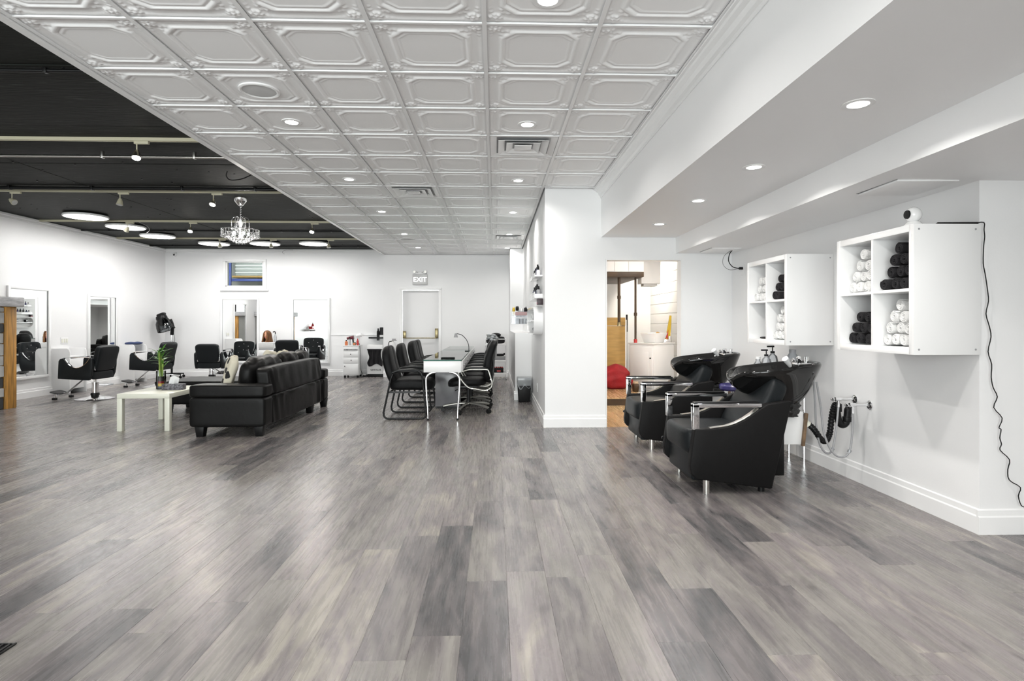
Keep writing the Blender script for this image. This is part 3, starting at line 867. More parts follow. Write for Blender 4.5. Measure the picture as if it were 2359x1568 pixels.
# ================================================================ WASH AREA
def wash_unit(loc, label):
    t = thing('shampoo_chair', label, 'salon chair', loc, group='black shampoo chairs with basins')
    prof = [(-.344, .458), (-.38, .20), (-.372, .145), (-.335, .108), (-.28, .098), (.205, .033), (.347, .645), (.33, .655), (.175, .630), (.114, .596), (.06, .556), (.008, .522), (-.05, .494), (-.113, .474), (-.234, .458)]
    for s in (-1, 1):
        a, b = (-.345, -.275) if s < 0 else (.275, .345)
        MB().prism(prof, 'y', a, b).build('side_panel', LEATHB, t, bevel=.012, seg=3)
        # welt along the top curve
        yy = s * .310
        top = [(-.234, .458), (-.113, .474), (-.05, .494), (.008, .522), (.06, .556), (.114, .596)]
        MB().tube([(x, yy, z + .004) for x, z in top], [(.028, .004)] * len(top), n=8, flat=(0, 1, 0)).build('arm_strip', STEEL, t)
        m = MB()
        m.box(-.355, -.310, yy - .026, yy + .026, .452, .628)
        m.build('arm_post', CHROME, t, bevel=.003)
        MB().box(-.355, .135, yy - .026, yy + .026, .608, .636).build('arm_rest', CHROME, t, bevel=.003)
        MB().box(-.345, .12, yy - .020, yy + .020, .636, .646).build('arm_pad', BLACKP, t, bevel=.003)
        MB().cyl((-.25, s * .305, 0), (-.25, s * .305, .102), .024, n=16).build('leg', STEEL, t)
        MB().cyl((.16, s * .27, 0), (.16, s * .27, .06), .022, n=16).build('leg', BLACKP, t)
    MB().box(-.345, .20, -.275, .275, .08, .27).build('front_panel', LEATHC, t, bevel=.02, seg=3)
    MB().prism([(.14, .035), (.225, .035), (.335, .60), (.25, .60)], 'y', -.275, .275).build('rear_panel', LEATHB, t, bevel=.01)
    MB().cushion((-.10, 0, .355), (.58, .545, .19), k=7, n=10).build('seat_cushion', LEATHC, t, angle=80)
    MB().cushion((.215, 0, .58), (.16, .535, .50), k=5, n=12, rot=(0, R(30), 0)).build('back_cushion', LEATHC, t, angle=80)
    MB().cyl((-.365, .35, .262), (-.365, .372, .262), .014, n=10).build('recline_knob', BLACKP, t)
    # basin
    cx, hx, hy = .37, .335, .245
    def rim(a):
        x = math.cos(a); y = math.sin(a)
        k = 2.7
        r = (abs(x) ** k + abs(y) ** k) ** (-1 / k)
        px, py = x * r, y * r
        front = max(0, -px)
        py *= 1 - .22 * front * front
        return px, py
    def level(u, sc, dz, dx):
        a = 2 * math.pi * u
        px, py = rim(a)
        fr = max(0, -px)
        z = .868 + .034 * px
        notch = .055 * math.exp(-(py / .45) ** 2) * fr ** 3
        return (cx + dx + px * hx * sc, py * hy * sc, z - notch * (1 if sc > .8 else 0) + dz)
    lev = [(.94, -.145, .085, 0), (1, .0, 0, 0)]
    outer = [(.34, -.285, .09), (.42, -.27, .085), (.62, -.19, .06), (.82, -.10, .03), (.95, -.045, .006), (1.0, -.012, 0), (1.0, .0, 0), (.975, .010, 0), (.94, .006, 0), (.89, -.02, .004), (.78, -.09, .02), (.55, -.165, .05), (.25, -.185, .07), (.02, -.19, .07)]
    m = MB()
    NU = 56
    k = len(outer)
    m.grid(NU, k - 1, lambda u, v: level(u, outer[round(v * (k - 1))][0], outer[round(v * (k - 1))][1], outer[round(v * (k - 1))][2]), closeu=True)
    m.add([level(i / NU, .34, -.285, .09) for i in range(NU)], [tuple(range(NU))])
    bs = m.build('basin', PORC, t, angle=70)
    # drain sleeve, gathered black cover below the basin
    m = MB()
    m.grid(40, 10, lambda u, v: (.45 + (.125 + .010 * math.sin(u * 2 * math.pi * 13) + .010 * math.sin(v * 19)) * math.cos(2 * math.pi * u) * (1.0 - .12 * v), (.105 + .008 * math.sin(u * 2 * math.pi * 13) + .008 * math.sin(v * 19)) * math.sin(2 * math.pi * u), .63 - .13 * v), closeu=True)
    m.build('drain_sleeve', paint('sleeve_vinyl_%d' % len(MATS), (.008, .008, .008), .22), t, angle=80)
    MB().box(.28, .585, -.05, .28, .285, .535).build('drain_box', WHITE, t, bevel=.004)
    MB().obox((.588, -.062, .40), (.022, .024, .25), (0, R(6), 0)).build('drain_box_edge', paint('strip_wood_%d' % len(MATS), (.16, .10, .055), .5, var=.4, vscale=20), t, bevel=.003)
    MB().box(.30, .42, -.09, .09, .06, .56).build('basin_bracket', BLACKM, t, bevel=.006)
    # mixer taps and spray
    f = MB().box(.545, .645, -.06, .06, .872, .90)
    f.cyl((.565, -.04, .895), (.548, -.05, .945), .017, n=12).cyl((.60, .04, .895), (.60, .05, .945), .017, n=12)
    f.build('mixer_tap', CHROME, bs, bevel=.004)
    MB().cyl((.50, -.02, .875), (.445, -.05, .935), .013, .024, n=14).build('spray_head', WHITEG, bs)
    MB().tube(spline([(.56, .02, .9), (.53, 0, .93), (.50, -.02, .885)], 5), .008, n=8).build('spray_hose', CHROME, bs)
    MB().cyl((.66, .05, .89), (.665, .055, .942), .016, n=12).build('tap_knob', CHROME, bs)
    return t
WX = 1.75
wash_unit((WX, 4.40, 0), 'nearer black shampoo chair with a glossy backwash basin and chrome arms')
wash_unit((WX, 5.84, 0), 'farther black shampoo chair with basin, beside the open doorway')

# plumbing of the nearer basin
t = thing('drain_trap', 'black corrugated drain hose and trap running to the wall', 'drain pipe', (2.68, 4.44, .42))
P = spline([(2.36, 4.36, .45), (2.42, 4.36, .40), (2.49, 4.38, .315), (2.54, 4.40, .305), (2.58, 4.42, .36), (2.605, 4.44, .47), (2.625, 4.44, .56), (2.645, 4.44, .575)], 14)
rr = [.0215 + .0032 * math.sin(i * 2.1) for i in range(len(P))]
MB().tube([p - Vector((2.68, 4.44, .42)) for p in P], rr, n=12).build('corrugated_hose', BLACKP, t)
P = spline([(2.645, 4.44, .585), (2.65, 4.44, .50), (2.665, 4.44, .435), (2.695, 4.44, .415), (2.722, 4.44, .44), (2.73, 4.44, .50), (2.735, 4.44, .535), (2.765, 4.44, .545)], 6)
MB().tube([p - Vector((2.68, 4.44, .42)) for p in P], .026, n=12).build('trap', BLACKP, t)
m = MB().cyl((-.03, 0, .10), (-.03, 0, .16), .032, n=14).cyl((.045, 0, .02), (.045, 0, .06), .031, n=14)
m.build('trap_nut', BLACKP, t, bevel=.003)
MB().cyl((-.325, -.08, .03), (-.305, -.08, .012), .028, n=14).build('hose_collar', OFFW, t)

def valve(name, y, z, label, pts):
    t = thing(name, label, 'water valve', (XW, y, z))
    MB().lathe([(.0, .0), (.030, .0), (.034, .006), (.022, .016), (.012, .020), (0, .02)], n=18, mat=Matrix.Rotation(R(-90), 3, 'Y')).build('wall_flange', CHROME, t)
    MB().cyl((-.01, 0, 0), (-.13, 0, 0), .009, n=10).build('pipe', CHROME, t)
    b = MB().cyl((-.11, 0, 0), (-.155, 0, 0), .016, n=12).cyl((-.13, 0, -.012), (-.13, 0, -.06), .011, n=10).build('valve_body', CHROME, t)
    MB().ball((-.175, 0, 0), (.012, .022, .014), 10, 8).build('valve_handle', CHROME, t)
    P = [Vector(p) - Vector((XW, y, z)) for p in spline(pts, 10)]
    MB().tube(P, .0075, n=8).build('supply_hose', CABLE, t)
    a = P[int(len(P) * .70)]; b2 = P[int(len(P) * .70) + 2]
    MB().cyl(a, b2, .013, n=10).build('hose_coupling', ACRYL, t)
valve('water_valve', 4.40, .62, 'left chrome stop valve with a grey supply hose', [(2.42, 4.36, .76), (2.43, 4.36, .62), (2.44, 4.36, .42), (2.47, 4.36, .28), (2.52, 4.36, .215), (2.57, 4.37, .24), (2.61, 4.39, .38), (2.635, 4.40, .56)])
valve('water_valve', 4.22, .60, 'right chrome stop valve with a long looping grey hose', [(2.425, 4.33, .76), (2.44, 4.30, .58), (2.455, 4.28, .38), (2.50, 4.25, .25), (2.56, 4.23, .215), (2.61, 4.22, .26), (2.632, 4.22, .40), (2.635, 4.22, .54)])

# ---- cubby shelves
CUBX0 = 2.375
def cubby(y0, label):
    t = thing('cubby_shelf', label, 'shelf', (CUBX0, y0, 1.022), group='white wall-mounted cubby shelves')
    D, Wd, o, i_ = XW - CUBX0, .745, .040, .018
    MB().box(0, D, 0, o, 0, Wd).build('side_panel', WHITEG, t, bevel=.0015)
    MB().box(0, D, Wd - o, Wd, 0, Wd).build('side_panel', WHITEG, t, bevel=.0015)
    MB().box(0, D, o, Wd - o, 0, o).build('bottom_panel', WHITEG, t, bevel=.0015)
    MB().box(0, D, o, Wd - o, Wd - o, Wd).build('top_panel', WHITEG, t, bevel=.0015)
    c = Wd / 2
    MB().box(.004, D - .002, c - i_ / 2, c + i_ / 2, o, Wd - o).build('divider', WHITE, t, bevel=.001)
    for a, b in ((o, c - i_ / 2), (c + i_ / 2, Wd - o)):
        MB().box(.004, D - .002, a, b, c - i_ / 2, c + i_ / 2).build('shelf_board', WHITE, t, bevel=.001)
    MB().box(D - .006, D, o, Wd - o, o, Wd - o).build('back_panel', WHITE, t, smooth=False)
    for x in (.03, D - .03):
        for z in (.03, Wd - .03):
            MB().cyl((x, -.0015, z), (x, .001, z), .006, n=10).build('screw_cap', GREYP, t)
    return t
cubby(3.24, 'nearer white two-by-two cubby shelf of rolled towels on the wash wall')
cubby(4.68, 'farther white two-by-two cubby shelf of rolled towels on the wash wall')

def roll_mesh(name, mat, seed, turns=2.6, r0=.008, r1=.0335, ln=.27, sq=1.0):
    rg = random.Random(seed)
    n = 34; th_ = .0118
    rings = []
    for i in range(n + 1):
        f = i / n
        a = f * turns * 2 * math.pi
        r = r0 + (r1 - r0) * f + rg.uniform(-.0006, .0006)
        hw = th_ / 2 * (1 if f < .97 else .5)
        rings.append((a, r, hw))
    m = MB()
    e = .006
    vs = []; fs = []
    for (a, r, hw) in rings:
        for (dx, dr) in ((-ln / 2 + e, -hw), (-ln / 2, -hw * .4), (-ln / 2, hw * .4), (-ln / 2 + e, hw), (ln / 2 - e, hw), (ln / 2, 0), (ln / 2 - e, -hw)):
            vs.append((dx + rg.uniform(-.0015, .0015), (r + dr) * math.cos(a) * sq, (r + dr) * math.sin(a)))
    k = 7
    for i in range(n):
        for j in range(k): fs.append((i * k + j, i * k + (j + 1) % k, (i + 1) * k + (j + 1) % k, (i + 1) * k + j))
    fs += [tuple(range(k)), tuple(range(n * k, n * k + k))]
    m.add(vs, fs)
    m.cyl((-ln / 2 + .012, 0, 0), (ln / 2 - .012, 0, 0), .011, n=8)
    return m.mesh(name, mat, angle=70, merge=False)
RW = [roll_mesh('towel', TOWW, s) for s in (1, 2, 3)]
RBK = [roll_mesh('towel', TOWB, s) for s in (4, 5)]
RPL = [roll_mesh('towel', TOWP, 6)]
ORD = ['first', 'second', 'third', 'fourth', 'fifth', 'sixth']
RNG = random.Random(3)
def pile(y0, z0, rows, meshes, colour, where, group, shift=0.0, depth=.0, odd=None):
    """rows: counts from the bottom row up; y0 = near inner face of the cubby"""
    r = .0405
    wd = .3265
    base = rows[0]
    for q, cnt in enumerate(rows):
        z = z0 + r + q * r * 1.72
        for k in range(cnt):
            # far (left in view) to near
            yc = y0 + shift + r + (q + (cnt - 1 - k) * 2) * r
            me = meshes[RNG.randrange(len(meshes))]
            if odd and (q, k) == odd: me = RPL[0]
            rw = ['bottom row', 'second row', 'third row', 'top row'][q]
            if q == len(rows) - 1 and cnt == 1: lab = '%s rolled towel topping the pile, %s' % (colour, where)
            elif cnt == 1: lab = '%s rolled towel alone in the %s, %s' % (colour, rw, where)
            else: lab = '%s rolled towel, %s from left in the %s, %s' % (colour, ORD[k], rw, where)
            o = place('rolled_towel', me, None, (CUBX0 + .192 + depth + RNG.uniform(-.010, .010), yc, z), (R(RNG.uniform(0, 360)), 0, R(RNG.uniform(-3, 3))))
            tag(o, lab, 'towel', group)
o_, i2, Wd_ = .040, .018, .745
zb, zt = 1.022 + o_, 1.022 + Wd_ / 2 + i2 / 2
def cells(y0): return y0 + o_, y0 + Wd_ / 2 + i2 / 2      # near cell, far cell
yn, yf = cells(3.24)
pile(yf, zt, (4, 3, 2, 1), RW, 'white', 'upper left cubby, nearer shelf', 'white towels, upper left cubby of the nearer shelf')
pile(yn, zt, (4, 3, 2, 1), RBK, 'black', 'upper right cubby, nearer shelf', 'black towels, upper right cubby of the nearer shelf')
pile(yf, zb, (4, 3, 2), RBK, 'dark', 'lower left cubby, nearer shelf', 'black towels, lower left cubby of the nearer shelf', odd=(0, 3))
pile(yn, zb, (4, 3, 2, 1), RW, 'white', 'lower right cubby, nearer shelf', 'white towels, lower right cubby of the nearer shelf')
yn, yf = cells(4.68)
pile(yf, zt, (4, 3, 2), RW, 'white', 'upper left cubby, farther shelf', 'white towels, upper left cubby of the farther shelf')
pile(yn, zt, (4, 3, 2), RBK, 'black', 'upper right cubby, farther shelf', 'black towels, upper right cubby of the farther shelf')
pile(yn, zb, (4, 3, 2, 1), RW, 'white', 'lower right cubby, farther shelf', 'white towels, lower right cubby of the farther shelf')
pile(yf, zb, (1,), RBK, 'black', 'lower left cubby, farther shelf', 'black towels, lower left cubby of the farther shelf')
tag(MB().cushion((0, 0, 0), (.24, .12, .02), k=4, n=6).build('folded_towel', TOWB, loc=(CUBX0 + .16, yf + .16, zb + .0105)), 'flat folded black towel in the lower left cubby of the farther shelf', 'towel')

# ---- security camera and adapter on the nearer shelf
zt2 = 1.022 + .745
t = thing('security_camera', 'white ball security camera on top of the nearer cubby shelf', 'camera', (2.46, 3.36, zt2))
MB().lathe([(0, 0), (.050, 0), (.050, .012), (.036, .028), (.028, .032), (0, .032)], n=24).build('base', WHITEG, t)
MB().ball((0, 0, .072), (.044, .044, .046), 20, 14).build('ball_housing', WHITEG, t)
MB().lathe([(.0, .0), (.026, .0), (.024, .008), (0, .012)], n=18, mat=Matrix.Rotation(R(-90), 3, 'Y') @ Matrix.Identity(3), c=(-.037, -.004, .072)).build('lens_face', BLACKP, t)
t = thing('router', 'flat black plate with a pointed edge on top of the nearer cubby shelf', 'device', (2.66, 3.34, zt2))
MB().prism([(-.125, -.07), (.105, -.085), (.105, .08), (-.05, .08)], 'z', 0.001, .014).build('case', BLACKP, t, bevel=.003)
CBP = [(80,70),(97,100),(100,135),(95,180),(93,260),(102,310),(113,385),(118,440),(106,500),(122,560),(130,610),(116,680),(133,740),(131,800),(140,850),(160,895),(143,945),(183,995),(168,1040),(178,1050),(172,1090),(180,1120),(173,1148),(218,1193),(210,1240),(217,1290),(270,1325),(260,1365),(275,1412),(300,1418)]
pts = []
for zx, zy in CBP:
    px, py = 2220 + zx / 2.065, 480 + zy / 2.063
    Y = 3.22
    pts.append((Y * math.tan(math.atan((px - 1179.5) / 1344) + th), Y, 0))
    D = pts[-1][0] * st_ + Y * ct
    pts[-1] = (pts[-1][0], Y, CAMH - (py - 745) * D / 1344)
pts = [(2.755, 3.27, zt2 + .008), (2.770, 3.225, zt2 + .006)] + pts[1:]
t = thing('hanging_cable', 'thin black kinked cable hanging down the right wall', 'cable', (2.8, 3.22, .2))
MB().tube([Vector(p) - Vector((2.8, 3.22, .2)) for p in spline(pts, 3)], .0028, n=6).build('cord', BLACKP, t)
# ---- outlet and cord near the bulkhead end
t = thing('wall_outlet', 'white outlet plate with a black plugged cord high on the wash wall', 'outlet', (XW, 6.42, 1.80))
MB().box(-.006, 0, -.04, .04, -.06, .06).build('cover_plate', WHITE, t, bevel=.002)
MB().box(-.045, -.006, -.014, .014, .0, .028).build('plug', BLACKP, t, bevel=.003)
MB().tube(spline([(-.045, 0, .014), (-.12, -.01, .03), (-.17, -.02, .09), (-.165, -.03, .17), (-.13, -.03, .216)], 6), .005, n=6).build('cord', BLACKP, t)
MB().tube(spline([(-.045, .01, .010), (-.16, .0, .0), (-.235, -.02, .06), (-.22, -.02, .15), (-.14, -.03, .216)], 6), .002, n=5).build('thin_wire', BLACKP, t)

# ---- bottles and stool behind the basins
t = thing('supply_trolley', 'white trolley between the two shampoo basins carrying pump bottles', 'trolley', (2.53, 5.13, 0))
for z in (.30, .685): MB().box(-.18, .18, -.15, .15, z, z + .025).build('tray', WHITE, t, bevel=.004)
for sx in (-1, 1):
    for sy in (-1, 1): MB().cyl((sx * .16, sy * .13, 0.0), (sx * .16, sy * .13, .71), .010, n=8).build('leg', CHROME, t)
def pump_bottle(loc, h, r, mat, label):
    t = thing('pump_bottle', label, 'bottle', loc, group='pump bottles on the wash trolley')
    MB().lathe([(0, 0), (r, 0), (r, h * .6), (r * .85, h * .75), (r * .35, h * .84), (r * .35, h * .88), (0, h * .88)], n=18).build('bottle_body', mat, t)
    m = MB().cyl((0, 0, h * .86), (0, 0, h * .93), r * .42, n=12).cyl((0, 0, h * .93), (0, 0, h * 1.06), r * .12, n=8).box(-r * 1.1, r * .3, -r * .18, r * .18, h * 1.06, h * 1.12)
    m.build('pump', BLACKP, t, bevel=.002)
pump_bottle((2.395, 5.08, .71), .235, .042, ACRYL, 'clear pump bottle with a lower black pump behind the nearer basin')
pump_bottle((2.485, 5.15, .71), .262, .045, ACRYL, 'taller clear pump bottle with a black pump behind the nearer basin')
t = thing('jug', 'frosted jug with a grey cap behind the nearer basin', 'jug', (2.62, 5.06, .71))
MB().lathe([(0, 0), (.072, 0), (.075, .13), (.068, .17), (.03, .225), (.026, .235), (0, .235)], n=20).build('jug_body', thin_glass('frosted_jug', (.8, .82, .84), 1.45, .3, body=(.65, .67, .7), bodyw=.55), t)
MB().cyl((0, 0, .235), (0, 0, .262), .029, n=16).build('cap', GREYP, t)
t = thing('clear_bottle', 'squat clear bottle beside the pump bottles on the wash trolley', 'bottle', (2.385, 5.22, .71))
MB().lathe([(0, 0), (.04, 0), (.04, .12), (.02, .15), (.02, .17), (0, .17)], n=16).build('bottle_body', ACRYL, t)
MB().cyl((0, 0, .17), (0, 0, .19), .022, n=12).build('cap', WHITE, t)
t = thing('round_stool', 'round stool with a dark purple seat behind the nearer shampoo chair', 'stool', (2.16, 5.20, 0))
MB().lathe([(0, .60), (.12, .60), (.132, .615), (.132, .64), (.12, .655), (0, .655)], n=26).build('seat', PURP, t)
MB().cyl((0, 0, .06), (0, 0, .60), .022, n=12).build('post', CHROME, t)
MB().lathe([(0, 0), (.125, 0), (.125, .012), (.03, .05), (.02, .08), (0, .08)], n=24).build('base', CHROME, t)
t = thing('pink_bottle', 'small pink bottle standing on the purple stool', 'bottle', (2.19, 5.17, .655))
MB().lathe([(0, 0), (.035, 0), (.035, .035), (.018, .05), (0, .05)], n=14).build('bottle_body', PINKP, t)
MB().cyl((0, 0, .05), (0, 0, .065), .014, n=10).build('cap', WHITE, t)
# ================================================================ NAIL AREA
def text_mesh(name, body, size, depth, mat):
    cu = bpy.data.curves.new(name, 'FONT'); cu.body = body; cu.size = size; cu.extrude = depth
    cu.align_x = 'CENTER'; cu.align_y = 'CENTER'
    ob = bpy.data.objects.new(name, cu); COL.objects.link(ob)
    dg = bpy.context.evaluated_depsgraph_get()
    me = bpy.data.meshes.new_from_object(ob.evaluated_get(dg))
    bpy.data.objects.remove(ob)
    me.materials.clear(); me.materials.append(mat)
    return me

def nail_table(y0, y1, ndraw, label, legs=True):
    t = thing('manicure_table', label, 'table', (-.645, y0, 0), group='manicure tables in a row')
    L = y1 - y0; hw = .23
    MB().box(-hw, hw, 0, L, .60, .742).build('apron', WHITE, t, bevel=.003)
    g = MB().box(-hw - .004, hw + .004, -.004, L + .004, .7425, .754).build('glass_top', TGLASS, t, smooth=False)
    e = .0005
    MB().box(-hw - .005, hw + .005, -.0055, -.004, .7425, .754).box(hw + .004, hw + .0055, -.004, L + .004, .7425, .754).box(-hw - .0055, -hw - .004, -.004, L + .004, .7425, .754).build('glass_edge', TEDGE, t, smooth=False)
    w = (L - .06) / ndraw
    for k in range(ndraw):
        a = .03 + k * w
        d = MB().box(hw, hw + .016, a + .012, a + w - .012, .612, .732).build('drawer', WHITE, t, bevel=.002)
        MB().tube([(hw + .016, a + w / 2 - .06, .672), (hw + .036, a + w / 2 - .06, .672), (hw + .036, a + w / 2 + .06, .672), (hw + .016, a + w / 2 + .06, .672)], .0045, n=6).build('handle', CHROME, d)
    for (sx, yy) in ((-1, .06), (1, .06), (-1, L - .06), (1, L - .06)):
        c = sx * (hw - .035)
        P = spline([(c - sx * .11, yy, .60), (c - sx * .045, yy, .585), (c + sx * .004, yy, .54), (c + sx * .012, yy, .47), (c + sx * .004, yy, .30), (c - sx * .008, yy, .15), (c - sx * .012, yy, .022)], 6)
        k = len(P)
        MB().tube(P, [(.022 - .010 * (i / k), .017 - .007 * (i / k)) for i in range(k)], n=10, flat=(0, 1, 0)).build('leg', CHROME, t)
        MB().cyl((c - sx * .012, yy, 0), (c - sx * .012, yy, .024), .013, n=10).build('foot', BLACKP, t)
    # centre pedestal
    p0, p1 = 1.07, L - .3
    MB().box(-.125, -.10, p0 + .02, p1, .03, .60).build('modesty_panel', WHITE, t, bevel=.003)
    MB().box(-.195, .16, p0, p0 + .018, .03, .60).build('cross_panel', paint('grey_panel_%d' % int(y0), (.24, .235, .25), .22, var=.25, vscale=2.5), t, bevel=.002)
    MB().box(-.19, .155, p0 + .002, p0 + .016, 0, .03).box(-.122, -.103, p0 + .02, p1, 0, .03).build('plinth', BLACKP, t, smooth=False)
    return t
nail_table(7.20, 9.85, 5, 'nearer long white manicure table with a green glass top')
nail_table(9.92, 11.55, 3, 'farther white manicure table with a green glass top')

# ---- guest chairs (face +X)
def guest_chair():
    t = thing('guest_chair', 'x', 'chair', (0, 0, 0), group='black guest chairs on the left of the nail tables')
    for s in (-1, 1):
        y = s * .275
        P = [(-.155, y, .575), (-.185, y, .50), (-.272, y, .09)] + [(-.272 + .055 - .055 * math.cos(a), y, .068 - .055 * math.sin(a)) for a in (R(20), R(45), R(70), R(90))]
        P += [(.19, y, .013)] + [(.205 + .05 * math.sin(a), y, .063 - .05 * math.cos(a)) for a in (R(20), R(45), R(70), R(90))]
        P += [(.215, y, .50), (.20, y, .56), (.165, y, .595), (.10, y, .605), (-.06, y, .60), (-.13, y, .592)]
        MB().tube(P, .0125, n=10).build('sled_frame', BLACKM, t)
        A = spline([(-.165, y, .585), (-.10, y, .610), (.02, y, .622), (.13, y, .618), (.19, y, .590), (.212, y, .545)], 5)
        MB().tube(A, [(.026, .017)] * len(A), n=10, flat=(0, 1, 0)).build('arm_pad', BLACKP, t)
        MB().ball((-.17, y, .008), (.012, .012, .008), 8, 6).build('glide', BLACKP, t)
        MB().ball((.15, y, .008), (.012, .012, .008), 8, 6).build('glide', BLACKP, t)
    for x, z in ((-.205, .34), (.17, .36)):
        MB().cyl((x, -.275, z), (x, .275, z), .011, n=8).build('crossbar', BLACKM, t)
    MB().box(-.21, .18, -.262, -.25, .33, .352).box(-.21, .18, .25, .262, .33, .352).build('seat_rail', BLACKM, t, smooth=False)
    MB().cushion((.055, 0, .425), (.56, .50, .15), k=4.5, n=12, fn=lambda p: Vector((p.x, p.y, p.z + .014 * math.cos(p.x * 7) * (1 if p.z > 0 else .3) - .006 * math.exp(-(p.y / .012) ** 2)))).build('seat', LEATH, t, angle=80)
    def bk(p):
        d = 0
        f = (p.z + .25) / .5
        # channel seams and gentle forward curve
        q = Vector((p.x + .05 * (f - .5) ** 2 * 2, p.y, p.z))
        if p.x > 0:
            q.x -= .012 * math.exp(-(p.y / .016) ** 2)
        q.y *= 1 - .12 * max(0, f - .75) * 4 * max(0, f - .75) * 4
        return q
    MB().cushion((-.225, 0, .655), (.13, .50, .52), k=4, n=16, rot=(0, R(-15), 0), fn=bk).build('backrest', LEATH, t, angle=80)
    for y in (-.13, .13):
        P = [(-.155 - .003 * i * 0 - (z - .45) * .268, y, z) for i, z in enumerate([.44 + .044 * j for j in range(10)])]
        MB().tube([(x + .0, y_, z) for x, y_, z in P], .004, n=6).build('seam', LEATHC, t)
    return t
GC = guest_chair()
GY = [(7.60, 'nearest black guest chair with sled base at the front manicure table'), (8.60, 'second black guest chair from the front at the manicure tables'),
      (9.75, 'third black guest chair from the front at the manicure tables'), (10.38, 'farthest black guest chair from the front at the manicure tables')]
for k, (y, lb) in enumerate(GY):
    loc, rz = (-1.115 + (.0, .0, .005, -.005)[k], y, 0), R((0, 2, -2, 1)[k])
    if k == 0: GC.location = loc; GC.rotation_euler = (0, 0, rz); GC['label'] = lb
    else: dup(GC, loc, rz, lb)

# ---- technician chairs (face -X)
ARM = [(-.124, .548), (.008, .589), (.124, .594), (.233, .592), (.273, .579), (.30, .499), (.324, .41), (.308, .352), (.25, .318), (.193, .318), (.106, .335), (.031, .346), (-.026, .387), (-.09, .468)]
def tech_chair():
    t = thing('office_chair', 'x', 'chair', (0, 0, 0), group='black swivel chairs on the right of the nail tables')
    for k in range(5):
        a = R(180 + 72 * k)
        c, s = math.cos(a), math.sin(a)
        P = [(.03 * c, .03 * s, .115), (.15 * c, .15 * s, .108), (.28 * c, .28 * s, .088), (.345 * c, .345 * s, .072)]
        MB().tube(spline(P, 3), [(.024 - .0012 * i, .016) for i in range(10)], n=8, flat=(-s, c, 0)).build('base_arm', SILVP, t)
        cs = MB()
        for q in (-1, 1):
            cx, cy = .345 * c - s * .016 * q, .345 * s + c * .016 * q
            cs.cyl((cx + s * .010, cy - c * .010, .029), (cx - s * .010, cy + c * .010, .029), .029, n=14)
        cs.cyl((.345 * c, .345 * s, .02), (.345 * c, .345 * s, .075), .010, n=8)
        cs.build('caster', BLACKP, t, bevel=.003, seg=1)
    MB().cyl((0, 0, .085), (0, 0, .15), .038, .030, n=16).cyl((0, 0, .15), (0, 0, .345), .026, n=14).build('gas_lift', BLACKP, t)
    MB().box(-.12, .14, -.09, .09, .315, .365).build('tilt_mechanism', BLACKM, t, bevel=.01)
    MB().cyl((-.10, -.04, .33), (-.17, -.16, .30), .006, n=8).build('tilt_lever', BLACKM, t)
    MB().cushion((-.015, 0, .415), (.52, .46, .115), k=4, n=12, fn=lambda p: Vector((p.x, p.y, p.z - (.03 * max(0, -p.x - .12) / .14)))).build('seat', LEATH, t, angle=80)
    def bk(p):
        f = (p.z + .29) / .58
        q = Vector(p)
        q.x += -.045 * math.sin(f * math.pi) * .8 + .05 * (f ** 2)
        if p.x < 0: q.x += .014 * (math.exp(-((f - .70) / .03) ** 2) + math.exp(-((f - .36) / .03) ** 2))
        q.y *= 1 - .18 * max(0, (f - .7) / .3) ** 2
        return q
    MB().cushion((.295, 0, .69), (.125, .46, .58), k=4, n=16, rot=(0, R(4), 0), fn=bk).build('backrest', LEATH, t, angle=80)
    MB().tube(spline([(.365, 0, .92), (.345, 0, .75), (.335, 0, .55), (.33, 0, .44)], 4), [(.16, .010)] * 13, n=8, flat=(0, 1, 0)).build('back_shell', BLACKP, t)
    for s in (-1, 1):
        y = s * .252
        P = spline([(x, y, z) for x, z in ARM] + [(ARM[0][0], y, ARM[0][1])], 4)[:-1]
        MB().tube(P, [(.022, .0115)] * len(P), n=8, closed=True, flat=(0, 1, 0)).build('arm_frame', SILVP, t)
        A = spline([(x, y, z + .018) for x, z in [(-.135, .540)] + ARM[:5]], 4)
        MB().tube(A, [(.027, .013)] * len(A), n=8, flat=(0, 1, 0)).build('arm_pad', BLACKP, t)
        for (x, z) in ((.304, .46), (.26, .320), (.06, .340)):
            MB().cyl((x, y - s * .0, z), (x, y + s * .024, z), .007, n=8).build('bolt', CHROME, t)
    return t
TCH = tech_chair()
TY = [8.0, 8.66, 9.32, 9.98, 10.66, 11.32]
for k, y in enumerate(TY):
    lb = '%s black swivel chair with silver arm loops in the row beside the manicure tables' % ['nearest', 'second', 'third', 'fourth', 'fifth', 'farthest'][k]
    if k == 1: lb = 'second black swivel chair in the row, plastic wrap bunched on its top'
    loc = (-.36 + (0, .01, -.015, .01, 0, .012)[k], y, 0)
    rz = R((0, 1.5, -1, 1, -1.5, .5)[k])
    if k == 0: TCH.location = loc; TCH.rotation_euler = (0, 0, rz); TCH['label'] = lb
    else: o = dup(TCH, loc, rz, lb)
    if k == 1:
        m = MB()
        rg = random.Random(5)
        for q in range(9): m.ball((.31 + rg.uniform(-.05, .06), rg.uniform(-.18, .18), .985 + rg.uniform(-.03, .05)), (rg.uniform(.025, .05), rg.uniform(.04, .07), rg.uniform(.015, .03)), 8, 6)
        m.build('plastic_wrap', LINER, o, merge=False)

